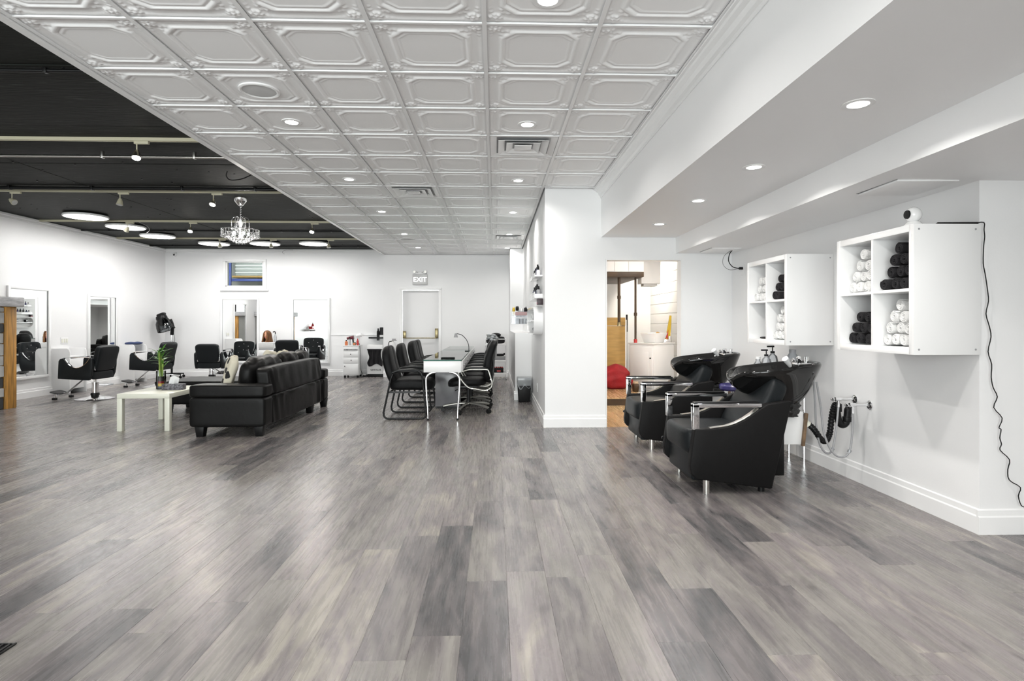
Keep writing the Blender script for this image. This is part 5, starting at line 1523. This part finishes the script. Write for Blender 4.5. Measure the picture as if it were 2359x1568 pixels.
MB().tube(spline([(.02, 0, .01), (.10, -.03, .05), (.16, -.06, .03), (.185, -.10, -.12), (.20, -.11, -.30), (.19, -.10, -.50), (.24, -.08, -.66)], 5), .005, n=6).build('cord', BLACKP, t)
t = thing('white_dryer', 'white handheld dryer leaning on the wall behind the tool trolley', 'hair dryer', (-3.09, 13.36, .715))
MB().cyl((-.05, 0, .20), (.06, 0, .235), .05, .042, n=16).build('barrel', WHITEG, t)
MB().tube([(0, 0, .18), (.01, 0, .09), (.015, 0, .004)], [.02, .018, .018], n=10).build('handle', WHITEG, t)
MB().cyl((-.052, 0, .199), (-.056, 0, .198), .02, n=12).build('air_intake', BLACKP, t)
t = thing('product_box', 'small box with a green and orange label on the tool trolley', 'box', (-3.12, 13.10, .715))
MB().box(-.035, .025, -.02, .02, 0, .07).build('carton', paint('olive_box', (.12, .13, .08), .5), t, bevel=.002)
MB().box(-.03, .02, -.0212, -.02, .012, .05).build('carton_label', ORNG, t, smooth=False)

# ---- white tower with cape and lettering
t = thing('white_tower', 'white cabinet tower with black base and sensus lettering beside the exit wall', 'cabinet', (-2.69, 13.36, 0))
MB().box(-.175, .175, -.17, .17, .07, .72).build('carcass', WHITE, t, bevel=.003)
MB().box(-.17, .17, -.16, .16, 0, .07).build('plinth', BLACKP, t, bevel=.003)
place('lettering', text_mesh('lettering', 'sensus', .092, .0008, BLACKP), t, (.02, -.1715, .165), (R(90), 0, 0))
MB().cyl((-.165, -.188, .615), (.17, -.188, .615), .007, n=8).build('towel_bar', BLACKM, t)
t = thing('black_cape', 'black salon cape hanging on the front of the white tower', 'cape', (-2.69, 13.145, .20))
def capef(u, v):
    w = .155 - .02 * math.sin(v * 5) - .05 * max(0, v - .75) * 2
    x = (-w + 2 * w * u) + .02 * v
    if u < .2: x -= .015 * math.sin(v * 9)
    return (x, -.010 * math.sin(u * 19 + v * 3) - .006 * math.sin(u * 41), .43 - .36 * v - .03 * math.sin(u * 7 + .8) * v)
cm = MB().grid(36, 18, capef).build('cloth', TOWB, t, angle=80)
sd = cm.modifiers.new('thickness', 'SOLIDIFY'); sd.thickness = .012
MB().box(-.165, .155, -.014, .012, .40, .432).build('waistband', TOWB, t, bevel=.004)
t = thing('black_wall_shelf', 'black floating shelf of products above the white tower', 'shelf', (-2.69, YB, .86))
MB().box(-.175, .175, -.22, 0, 0, .03).build('board', BLACKP, t, bevel=.003)
MB().box(-.03, .03, -.02, 0, -.05, 0).build('bracket', BLACKM, t, smooth=False)
small_bottle('product_bottle', -2.665, 13.42, .89, .033, .20, BLACKP, BLACKP, 'tall black bottle at the left on the black floating shelf', 'products on the black floating shelf')
t = thing('product_tub', 'black and white product tub on the black floating shelf', 'tub', (-2.575, 13.42, .89))
MB().lathe([(0, 0), (.055, 0), (.06, .12), (0, .12)], n=18).build('tub_body', WHITE, t)
MB().lathe([(.0605, .05), (.0605, .05), (.061, .12), (0, .12)], n=18).build('tub_label', BLACKP, t)
MB().lathe([(0, .12), (.055, .12), (.05, .22), (0, .225)], n=18).build('tub_lid', BLACKP, t)
t = thing('power_strip', 'black power strip and plugs on the floor between trolley and tower', 'power strip', (-2.93, 13.36, 0))
MB().box(-.055, .055, -.10, .10, 0, .035).build('strip_body', BLACKP, t, bevel=.004)
MB().box(-.02, .02, -.11, -.075, .035, .06).build('plug', WHITE, t, bevel=.003)

# ================================================================ LOUNGE
S = thing('sectional_sofa', 'black leather sectional sofa with chaise seen from behind', 'sofa', (-2.82, 7.4, 0))
ox, oy = -2.82, 7.4
def B(x0, x1, y0, y1, z0, z1): return MB().box(x0 - ox, x1 - ox, y0 - oy, y1 - oy, z0, z1)
def puff(c, size, k=6, n=12, rot=None, fn=None): return MB().cushion((c[0] - ox, c[1] - oy, c[2]), size, k=k, n=n, rot=rot, fn=fn)
for (y0, y1) in ((6.22, 6.46), (8.36, 8.58)):
    puff((-2.82, (y0 + y1) / 2, .265), (.79, y1 - y0, .315), k=14, n=14).build('arm_base', LEATHS, S, angle=80)
    puff((-2.82, (y0 + y1) / 2, .487), (.80, y1 - y0 + .01, .135), k=9, n=14).build('arm_top', LEATHS, S, angle=80)
rs_ = random.Random(2)
def backf(p):
    q = Vector(p)
    f = (p.z + .16) / .32
    q.x -= .035 * f
    if p.x > 0: q.x += .006 * math.sin(p.y * 23) * math.sin(f * 3) + .004 * math.sin(p.y * 61 + f * 5) - .012 * math.exp(-((p.y - .55) / .012) ** 2) - .012 * math.exp(-((p.y + .02) / .01) ** 2) * 0
    return q
puff((-2.515, 7.40, .57), (.17, 1.90, .31), k=9, n=30, fn=backf).build('backrest', LEATHS, S, angle=80)
def basef(p):
    q = Vector(p)
    if p.x > 0:
        g = math.exp(-((p.z - .14) / .03) ** 2)
        q.x += .010 * g * math.sin(p.y * 70) + .005 * math.sin(p.y * 37 + p.z * 9)
        if p.y > .5: q.x += .008 * math.sin(p.y * 90 + p.z * 4)
    return q
puff((-2.52, 7.40, .265), (.20, 1.92, .315), k=16, n=36, fn=basef).build('back_base', LEATHS, S, angle=80)
B(-3.20, -2.62, 6.46, 8.36, .115, .285).build('seat_base', LEATHS, S, bevel=.02, seg=2)
for k in range(3):
    y = 6.46 + .633 * (k + .5)
    puff((-2.90, y, .36), (.62, .63, .15), k=6, n=10).build('seat_cushion', LEATHS, S, angle=80)
# chaise
puff((-3.82, 8.24, .235), (1.24, .70, .235), k=14, n=14).build('chaise_base', LEATHS, S, angle=80)
puff((-3.82, 8.24, .385), (1.22, .70, .11), k=7, n=12).build('chaise_cushion', LEATHS, S, angle=80)
def leg(x, y):
    m = MB()
    a, b = .036, .050
    vs = [(-a, -a, 0), (a, -a, 0), (a, a, 0), (-a, a, 0), (-b, -b, .125), (b, -b, .125), (b, b, .125), (-b, b, .125)]
    m.add([(p[0] + x - ox, p[1] + y - oy, p[2]) for p in vs], [(0, 3, 2, 1), (4, 5, 6, 7), (0, 1, 5, 4), (1, 2, 6, 5), (2, 3, 7, 6), (3, 0, 4, 7)])
    m.build('leg', BLACKP, S, bevel=.004)
for p in ((-3.12, 6.30), (-2.51, 6.32), (-2.49, 7.93), (-2.47, 8.50), (-4.38, 7.97), (-4.38, 8.52), (-3.3, 7.97)): leg(*p)
wr = lambda s: (lambda p: Vector((p.x + .010 * math.sin(p.y * 21 + s) * math.sin(p.z * 17), p.y, p.z + .012 * math.sin(p.y * 26 + s * 2) + .008 * math.sin(p.y * 55 + p.x * 30))))
def throw_pillow(name, label, mat, loc, size, rot, seed, k=3.2):
    t = tag(MB().cushion((0, 0, 0), size, k=k, n=16, fn=wr(seed)).build(name, mat, loc=loc, rot=rot, angle=80), label, 'cushion')
    return t
throw_pillow('back_cushion', 'long wrinkled black leather back cushion at the near end of the sofa', LEATHS, (-2.735, 6.92, .625), (.24, .92, .40), (0, R(14), 0), 1)
throw_pillow('back_cushion', 'black back cushion in the middle of the sofa', LEATHS, (-2.725, 7.68, .63), (.22, .52, .40), (0, R(12), 0), 2)
throw_pillow('back_cushion', 'black back cushion at the far end of the sofa', LEATHS, (-2.725, 8.15, .625), (.22, .42, .40), (0, R(12), 0), 3)
def pillow_print():
    m, nt, N, L, b = mk('beige_black_print')
    tc = N.new('ShaderNodeTexCoord')
    n = N.new('ShaderNodeTexVoronoi'); n.inputs['Scale'].default_value = 11
    L.new(tc.outputs['Object'], n.inputs['Vector'])
    n2 = N.new('ShaderNodeTexNoise'); n2.inputs['Scale'].default_value = 9
    L.new(tc.outputs['Object'], n2.inputs['Vector'])
    sx = N.new('ShaderNodeSeparateXYZ'); L.new(tc.outputs['Object'], sx.inputs[0])
    ad = N.new('ShaderNodeMath'); ad.operation = 'ADD'
    L.new(n.outputs['Distance'], ad.inputs[0]); L.new(n2.outputs[0], ad.inputs[1])
    lt = N.new('ShaderNodeMath'); lt.operation = 'LESS_THAN'; lt.inputs[1].default_value = .86
    L.new(ad.outputs[0], lt.inputs[0])
    fr = N.new('ShaderNodeMath'); fr.operation = 'LESS_THAN'; fr.inputs[1].default_value = .004
    L.new(sx.outputs[0], fr.inputs[0])
    mu = N.new('ShaderNodeMath'); mu.operation = 'MULTIPLY'
    L.new(lt.outputs[0], mu.inputs[0]); L.new(fr.outputs[0], mu.inputs[1])
    mix = N.new('ShaderNodeMix'); mix.data_type = 'RGBA'
    mix.inputs['A'].default_value = (.62, .58, .47, 1); mix.inputs['B'].default_value = (.012, .012, .012, 1)
    L.new(mu.outputs[0], mix.inputs['Factor']); L.new(mix.outputs['Result'], b.inputs['Base Color'])
    b.inputs['Roughness'].default_value = .85
    return m
PRNT = pillow_print()
throw_pillow('throw_pillow', 'beige throw pillow with black print at the near end of the sofa', PRNT, (-3.0, 6.70, .635), (.12, .36, .40), (0, R(14), R(26)), 4)
throw_pillow('throw_pillow', 'beige printed throw pillow peeking over the middle of the sofa', PRNT, (-2.945, 7.66, .65), (.12, .36, .40), (0, R(10), 0), 5)
throw_pillow('throw_pillow', 'beige printed throw pillow at the far end of the sofa', PRNT, (-2.945, 8.13, .645), (.12, .34, .38), (0, R(10), 0), 6)

# ---- coffee table, vase, tissues
t = thing('coffee_table', 'off-white square-legged coffee table left of the sofa', 'table', (-3.925, 7.06, 0), R(1))
MB().box(-.285, .285, -.44, .44, .365, .418).build('table_top', OFFW, t, bevel=.003)
for sx in (-1, 1):
    for sy in (-1, 1):
        MB().box(sx * .2575 - .027, sx * .2575 + .027, sy * .4125 - .027, sy * .4125 + .027, 0, .365).build('leg', OFFW, t, bevel=.002)
V = thing('bamboo_vase', 'glass vase of lucky bamboo with layered sand on the coffee table', 'vase', (-3.99, 7.10, .4185))
MB().lathe([(.0, .002), (.049, .002), (.052, .006), (.052, .215), (.047, .215), (.047, .010), (0, .010)], n=28, caps=False).build('glass', CLEAR, V)
for a, b, mt, nm in ((.011, .035, BLUEP, 'blue_sand'), (.035, .070, YELL, 'yellow_sand'), (.070, .095, RED, 'red_sand'), (.095, .150, paint('dark_soil', (.015, .010, .008), .8, bump=.4, bscale=120), 'dark_pebbles')):
    MB().lathe([(0, a), (.0455, a), (.0455, b), (0, b)], n=22).build(nm, mt, V)
rb = random.Random(21)
LF = []
for k in range(3):
    a = 2.1 * k
    bx, by = .014 * math.cos(a), .014 * math.sin(a)
    tx, ty = bx * 1.6, by * 1.6
    top = .36 + .04 * k
    P = [(bx + (tx - bx) * i / 8, by + (ty - by) * i / 8, .12 + (top - .12) * i / 8) for i in range(9)]
    st = MB().tube(P, [.0085 + (.0015 if i % 2 else 0) for i in range(9)], n=10).build('stalk', STALK, V)
    for q in range(9):
        z = top - .10 + .15 * q / 9
        az = rb.uniform(0, 6.28); el = rb.uniform(.35, 1.2); ln = rb.uniform(.11, .19)
        root = Vector((tx, ty, z))
        d = Vector((math.cos(az) * math.cos(el), math.sin(az) * math.cos(el), math.sin(el)))
        sd_ = Vector((-math.sin(az), math.cos(az), 0))
        vs = []; fs = []
        for i in range(7):
            f = i / 6
            c = root + d * (ln * f) + Vector((0, 0, -.05 * f * f * ln / .15))
            w = .011 * math.sin(math.pi * min(1, .12 + .88 * f)) + .0006
            nrm = d.cross(sd_).normalized()
            vs += [c - sd_ * w, c - nrm * .0025, c + sd_ * w, c + nrm * .0006]
        for i in range(6):
            for j in range(4): fs.append((i * 4 + j, i * 4 + (j + 1) % 4, i * 4 + 4 + (j + 1) % 4, i * 4 + 4 + j))
        fs += [(0, 1, 2, 3), (24, 25, 26, 27)]
        MB().add(vs, fs).build('leaf', LEAF, V, angle=60)
t = thing('tissue_box', 'dark patterned tissue box with a white tissue on the coffee table', 'tissue box', (-3.80, 7.03, .4185), R(8))
MB().box(-.115, .115, -.055, .055, 0, .068).build('box_body', paint('tissue_print', (.10, .095, .11), .5, var=.98, vscale=60), t, bevel=.003)
tf = MB().grid(10, 10, lambda u, v: (-.05 + .10 * u + .02 * (v - .5), .02 * math.sin(u * 9) * (1 - v) + .01 * (v - .5) * math.sin(u * 5), .066 + .10 * v * (1 - .5 * abs(u - .4)))).build('tissue', paint('tissue_paper', (.85, .85, .85), .9), t, angle=80)
sd = tf.modifiers.new('thickness', 'SOLIDIFY'); sd.thickness = .002

# ================================================================ FIREPLACE
t = thing('fireplace', 'stone fireplace with pine corner post and grey mantel at the left edge', 'fireplace', (-7.18, 7.75, 0))
fx, fy = -7.18, 7.75
def FB(x0, x1, y0, y1, z0, z1): return MB().box(x0 - fx, x1 - fx, y0 - fy, y1 - fy, z0, z1)
FB(XL + .001, -6.90, 6.9, 8.54, 0, 1.43).build('core', CONC, t, smooth=False)
FB(-6.99, -6.842, 8.375, 8.56, 0, 1.435).build('corner_post', WOODP, t, bevel=.006)
FB(-6.99, -6.842, 6.86, 7.04, 0, 1.435).build('corner_post', WOODP, t, bevel=.006)
rf = random.Random(4)
zc = 0.0
hs = [.17, .13, .15, .16, .14, .17, .15, .13, .16, .07]
for r_, h in enumerate(hs):
    yy_ = 7.045
    while yy_ < 8.36:
        w = min(rf.uniform(.22, .42), 8.37 - yy_)
        if 8.37 - yy_ - w < .1: w = 8.37 - yy_
        mt = STOND if r_ in (0, 2, 7) else STONE
        FB(-6.92, -6.868 + rf.uniform(0, .012), yy_ + .004, yy_ + w - .004, zc + .004, min(zc + h - .004, 1.43)).build('stone', mt, t, bevel=.006, seg=1)
        yy_ += w
    zc += h
mt_ = FB(XL + .001, -6.775, 6.78, 8.62, 1.436, 1.575)
mt_.build('mantel', MANT, t, bevel=.015, seg=2)
ch = MB().add([(XL + .001 - fx, 6.98 - fy, 1.576), (-7.10 - fx, 6.98 - fy, 1.576), (-7.10 - fx, 8.40 - fy, 1.576), (XL + .001 - fx, 8.40 - fy, 1.576),
               (XL + .001 - fx, 6.98 - fy, 2.82), (-7.14 - fx, 6.98 - fy, 2.82), (-7.14 - fx, 8.50 - fy, 2.82), (XL + .001 - fx, 8.50 - fy, 2.82)],
              [(0, 3, 2, 1), (4, 5, 6, 7), (0, 1, 5, 4), (1, 2, 6, 5), (2, 3, 7, 6), (3, 0, 4, 7)])
ch.build('chimney_breast', paint('grey_render', (.30, .30, .31), .7, bump=.5, bscale=18, var=.25, vscale=4), t, bevel=.004)

# ---- shelf on the near left wall (seen in the far mirrors)
t = thing('mirror_shelf', 'white floating shelf on the near left wall, seen in the far mirror', 'shelf', (XL, 3.3, .95))
MB().box(0, .20, -.5, .5, 0, .03).build('board', WHITE, t, bevel=.003)
for y in (-.4, .4): MB().box(0, .16, y - .01, y + .01, -.06, 0).build('bracket', WHITE, t, bevel=.002)
small_bottle('product_bottle', XL + .10, 3.05, .98, .05, .26, REDP, CARD, 'large red bottle on the near left shelf seen in the far mirror')
t = thing('red_basket', 'red basket on the near left shelf seen in the far mirror', 'basket', (XL + .10, 3.25, .98))
frustum(MB(), .06, .08, 0, .075, .10, .10).build('basket_body', REDP, t, bevel=.006)
MB().tube([(-.075, -.10, .10), (.075, -.10, .10), (.075, .10, .10), (-.075, .10, .10)], .006, n=6, closed=True).build('basket_rim', REDP, t)

# ---- corner camera, hanging wires, floor register
t = thing('dome_camera', 'small white camera high in the far left corner', 'camera', (-7.30, YB, 2.78))
MB().cyl((0, 0, 0), (0, -.04, 0), .05, n=18).build('base', WHITEG, t)
MB().ball((.01, -.055, -.01), .038, 16, 10).build('ball_housing', WHITEG, t)
MB().cyl((.022, -.088, -.02), (.024, -.094, -.022), .018, n=12).build('lens_face', BLACKP, t)
for nm, lb, pts in (('ceiling_wire', 'black looped wire hanging from the black ceiling near the tile edge', [(-2.75, 6.72, ZB - .01), (-2.86, 6.70, ZB - .07), (-2.98, 6.68, ZB - .09), (-3.02, 6.66, ZB - .05), (-3.0, 6.64, ZB - .0)]),
                    ('ceiling_wire', 'thin wire curling off the far wall cornice', [(-4.6, 13.46, ZB - .03), (-4.75, 13.44, ZB - .035), (-4.83, 13.42, ZB - .08), (-4.80, 13.40, ZB - .12), (-4.77, 13.40, ZB - .13)]),
                    ('ceiling_wire', 'thin pale wire drooping beside the second LED panel', [(-5.95, 9.9, ZB - .01), (-5.90, 10.1, ZB - .06), (-5.99, 10.3, ZB - .10), (-6.1, 10.4, ZB - .13)])):
    t = thing(nm, lb, 'wire', pts[0])
    P = [Vector(p) - Vector(pts[0]) for p in spline(pts, 6)]
    MB().tube(P, .006 if 'black looped' in lb else .0035, n=6).build('cord', BLACKP if 'black' in lb else CABLE, t)
t = thing('floor_register', 'black floor register at the bottom left edge', 'vent', (-1.95, 2.185, 0))
MB().box(-.16, .16, -.055, -.047, .0005, .006).box(-.16, .16, .047, .055, .0005, .006).box(-.16, -.152, -.047, .047, .0005, .006).box(.152, .16, -.047, .047, .0005, .006).build('rim', BLACKM, t, bevel=.001)
MB().box(-.152, .152, -.047, .047, .0003, .0012).build('backing', BLACKP, t, smooth=False)
for k in range(13): MB().obox((-.14 + .0233 * k, 0, .0035), (.006, .094, .004), (0, R(25), 0)).build('slat', BLACKM, t, smooth=False)
# ================================================================ UTILITY ROOM BEHIND THE DOORWAY
UX0, UX1, UY0, UY1, UZ = 1.285, 3.40, YC + .13, 12.6, 2.55
hull('wall_utility_back', WALL, 'white back wall of the utility room', 'wall', [(UX0, UX1 + .1, UY1, UY1 + .1, 0, UZ)])
wr_ = hull('wall_utility_right', WALL, 'white boarded side wall of the utility room', 'wall', [(UX1, UX1 + .1, UY0, UY1, 0, UZ)])
for k in range(12):
    MB().box(UX1 - .014, UX1, UY0, UY1 - .001, .2 * k + .004, .2 * k + .196).build('wall_board', WALL, wr_, bevel=.004, seg=1)
hull('ceiling_utility', WALL, 'white ceiling of the utility room', 'ceiling', [(UX0, UX1 + .1, UY0, UY1 + .1, UZ, UZ + .1)])
uf = tag(MB().box(UX0, UX1 + .1, YC + .01, UY1 + .1, -.03, -.004).build('floor_utility', WOODD, smooth=False), 'warm tan wooden floor of the utility room', 'floor', kind='structure')
x = UX0 + .001; rq = random.Random(6)
while x < UX1:
    y = YC + .002 if x < 2.1 else YC + .13
    first = True
    while y < 9.2:
        ln = rq.uniform(.5, 1.0) if first else 1.0
        y1 = min(y + ln, 9.2); x1 = min(x + .155, UX1)
        MB().box(x - (x + x1) / 2, x1 - (x + x1) / 2 - .0015, y - (y + y1) / 2, y1 - (y + y1) / 2 - .0015, -.004, .0008).build('floor_plank', PLKT, uf, loc=((x + x1) / 2, (y + y1) / 2, 0), smooth=False)
        y = y1; first = False
    x += .155
pf = tag(MB().box(UX0, 2.30, 8.49, UY1, 0, .10).build('floor_platform', WOODD, smooth=False), 'raised brown-edged wooden platform in the utility room', 'floor', kind='structure')
x = UX0 + .001
while x < 2.30:
    x1 = min(x + .155, 2.30)
    for (a, b) in ((8.47, 9.9), (9.9, 11.3), (11.3, UY1 - .001)):
        MB().box(x, x1 - .002, a, b - .002, .10, .115).build('floor_plank', PLKT, pf, smooth=False)
    x += .155
# white overhead cupboards with a brown underside
t = thing('overhead_cupboard', 'white overhead boxing with a dark brown wooden lower edge in the utility room', 'cupboard', (1.9, 10.0, 1.96))
MB().box(-.61, .53, -.55, 1.2, .085, .585).build('cupboard_body', WHITE, t, bevel=.003)
MB().box(-.61, .53, -.56, 1.2, 0, .085).build('lower_beam', WOODD, t, bevel=.004)
for x_ in (-.3, .05, .28): MB().box(x_, x_ + .004, -.5535, -.549, .09, .58).build('panel_joint', GREYP, t, smooth=False)
t = thing('water_heater', 'white boxed appliance hanging beside the overhead cupboard', 'appliance', (2.74, 10.3, 1.86))
MB().box(-.17, .17, -.14, .14, .04, .56).build('housing', WHITE, t, bevel=.006)
MB().box(-.12, .12, -.10, .10, 0, .04).build('lower_cover', paint('pale_grey', (.55, .55, .55), .4), t, bevel=.004)
MB().box(-.015, .015, .14, 2.29, .2, .5).build('wall_bracket', WHITE, t, smooth=False)
for x_, z0, lb in ((2.06, 1.16, 'thick dark brown pipe ending above the tan panel'), (2.335, .88, 'thin dark brown pipe running down behind the vanity')):
    t = thing('brown_pipe', lb, 'pipe', (x_, 9.62, z0))
    MB().cyl((0, 0, 0), (0, 0, 1.96 - z0), .024 if z0 > 1 else .018, n=12).build('pipe', WOODD, t)
    MB().cyl((0, 0, .45), (0, 0, .50), .031 if z0 > 1 else .027, n=12).build('coupling', WOODD, t)
    MB().cyl((0, 0, 0), (0, 0, .06), .028, n=12).build('end_fitting', BRASS if z0 > 1 else REDP, t)
t = thing('tan_panel', 'tall tan plywood cabinet panel in the utility room', 'panel', (2.06, 10.05, .115))
MB().box(-.24, .20, 0, .30, 0, 1.04).build('lower_board', WOODT, t, bevel=.004)
MB().box(-.24, .20, -.012, .30, 1.048, 1.19).build('upper_board', WOODT, t, bevel=.004)
MB().box(.20, .23, .02, .30, 0, 1.15).build('edge_strip', WHITE, t, bevel=.003)
t = thing('red_bag', 'crumpled red fabric bag on the utility room platform', 'bag', (2.02, 9.72, .1155))
def rbf(p):
    w = .5 * math.sin(p.x * 27 + p.z * 9) + .5 * math.sin(p.x * 14 - p.z * 33 + 1.3) + .35 * math.sin(p.z * 47 + p.y * 20)
    return Vector((p.x * (1.0 - .25 * max(0, p.z) * 2), p.y, p.z - .03 * abs(p.x) * 3 * (1 if p.z > 0 else 0))) + p.normalized() * (.014 * w)
MB().cushion((0, 0, .20), (.46, .36, .40), k=3.4, n=22, fn=rbf).build('bag_body', RED, t, angle=80)
MB().tube(spline([(.16, -.04, .20), (.24, -.06, .18), (.27, -.05, .10), (.22, -.02, .04)], 5), [(.03, .012)] * 16, n=8).build('strap', RED, t)
t = thing('small_basket', 'dark woven basket beside the red bag', 'basket', (2.245, 9.25, .1155))
frustum(MB(), .035, .06, 0, .045, .075, .12).build('basket_body', WOODD, t, bevel=.008)
cloth('basket_cloth', paint('beige_cloth', (.45, .33, .22), .8), (2.245, 9.25, .255), (.08, .13, .045), 'beige cloth heaped in the dark woven basket', 'cloth', 12)
# vanity
va = R(42)
t = thing('sink_vanity', 'white corner vanity cabinet in the utility room', 'cabinet', (2.66, 9.66, 0), va)
# local: near corner at origin; +x runs right-back, +y runs left-back
MB().box(0, .62, 0, .50, .08, .85).build('carcass', WHITE, t, bevel=.004)
MB().box(.02, .60, .02, .48, 0, .08).build('plinth', WHITE, t, bevel=.003)
MB().box(-.015, .64, -.015, .515, .85, .875).build('worktop', WHITEG, t, bevel=.005)
d = MB().box(-.018, 0, .03, .47, .12, .80).build('cabinet_door', WHITE, t, bevel=.005)
MB().box(-.024, -.018, .10, .40, .20, .72).build('raised_panel', WHITE, d, bevel=.004)
MB().cyl((-.018, .06, .62), (-.04, .06, .62), .010, n=10).build('knob', BLACKM, d)
t = thing('sink_bowl', 'white rectangular sink bowl standing on the vanity', 'sink', (2.74, 9.98, .876), va)
m = MB()
def ring4(a, b, z): return [(-a, -b, z), (a, -b, z), (a, b, z), (-a, b, z)]
vs = ring4(.14, .11, 0) + ring4(.19, .155, .165) + ring4(.175, .14, .165) + ring4(.125, .095, .02)
fs = [(0, 3, 2, 1), (12, 13, 14, 15)]
for b_ in (0, 4, 8):
    for i in range(4): fs.append((b_ + i, b_ + (i + 1) % 4, b_ + 4 + (i + 1) % 4, b_ + 4 + i))
m.add(vs, fs).build('bowl', WHITEG, t, bevel=.008)
MB().lathe([(0, .0205), (.02, .0205), (.02, .024), (0, .024)], n=14).build('drain_ring', CHROME, t)
t = thing('gold_tap', 'gold swan-neck tap with chrome body on the vanity', 'tap', (3.0, 10.10, .876), R(0))
MB().box(-.06, .06, -.03, .03, 0, .05).build('tap_body', CHROME, t, bevel=.006)
for sx in (-1, 1): MB().cyl((sx * .045, 0, .05), (sx * .05, 0, .105), .018, n=12).build('tap_handle', CHROME, t)
MB().tube(spline([(0, 0, .05), (-.06, -.02, .10), (-.14, -.04, .155), (-.19, -.05, .165), (-.205, -.055, .11)], 5), .013, n=10).build('spout', GOLD, t)
t = thing('orange_level', 'orange tool with a red wedge leaning upright behind the tap', 'tool', (3.07, 10.24, .876))
MB().add([(-.06, -.012, 0), (.03, -.012, 0), (.055, -.012, .46), (.025, -.012, .47), (-.06, .012, 0), (.03, .012, 0), (.055, .012, .46), (.025, .012, .47)], [(0, 1, 2, 3), (4, 7, 6, 5), (0, 4, 5, 1), (1, 5, 6, 2), (2, 6, 7, 3), (3, 7, 4, 0)]).build('blade', YELL, t, bevel=.003)
MB().prism([(-.085, .0), (-.02, 0), (.0, .22)], 'y', -.016, -.0125).build('red_wedge', REDP, t, smooth=False)
MB().box(.032, .055, -.010, .014, 0, .40).build('steel_edge', STEEL, t, bevel=.002)
t = thing('broom', 'thin grey broom handle leaning on the utility room wall', 'broom', (2.36, 10.40, 0))
MB().cyl((0, 0, .1), (.03, .1, 1.36), .012, n=10).build('handle', GREYP, t)
MB().cyl((.022, .075, 1.05), (.03, .1, 1.36), .017, n=10).build('grip', BLACKP, t)
MB().cushion((0, 0, .06), (.2, .06, .11), k=4, n=6).build('brush_head', GREYP, t)
# ceiling lamp of the room, and a second added to brighten its back
WG = emit('warm_lamp_glow', (1, .86, .66), 6.0)
for lx, ly, lb in ((2.75, 8.3, 'warm ceiling lamp of the utility room just behind the doorway'), (2.95, 11.6, 'added unseen ceiling lamp at the back of the utility room')):
    t = thing('utility_lamp', lb, 'ceiling lamp', (lx, ly, UZ), group='utility room lamps')
    MB().lathe([(0, -.06), (.10, -.055), (.14, -.02), (.15, 0), (0, 0)], n=28).build('shade', WG, t)
    MB().lathe([(.145, -.012), (.16, -.012), (.16, 0), (.145, 0)], n=28, caps=False).build('rim', BRASS, t)
    area_light(t, (0, 0, -.075), .25, PW_BACK, col=(1, .92, .79))
# door jamb
hull('trim_7', TRIM, 'white jamb lining of the doorway to the utility room', 'trim', [(1.286, 1.30, YC - .006, YC + .136, 0, 1.949), (2.165, 2.179, YC - .006, YC + .136, 0, 1.949), (1.30, 2.165, YC - .006, YC + .136, 1.935, 1.949)])
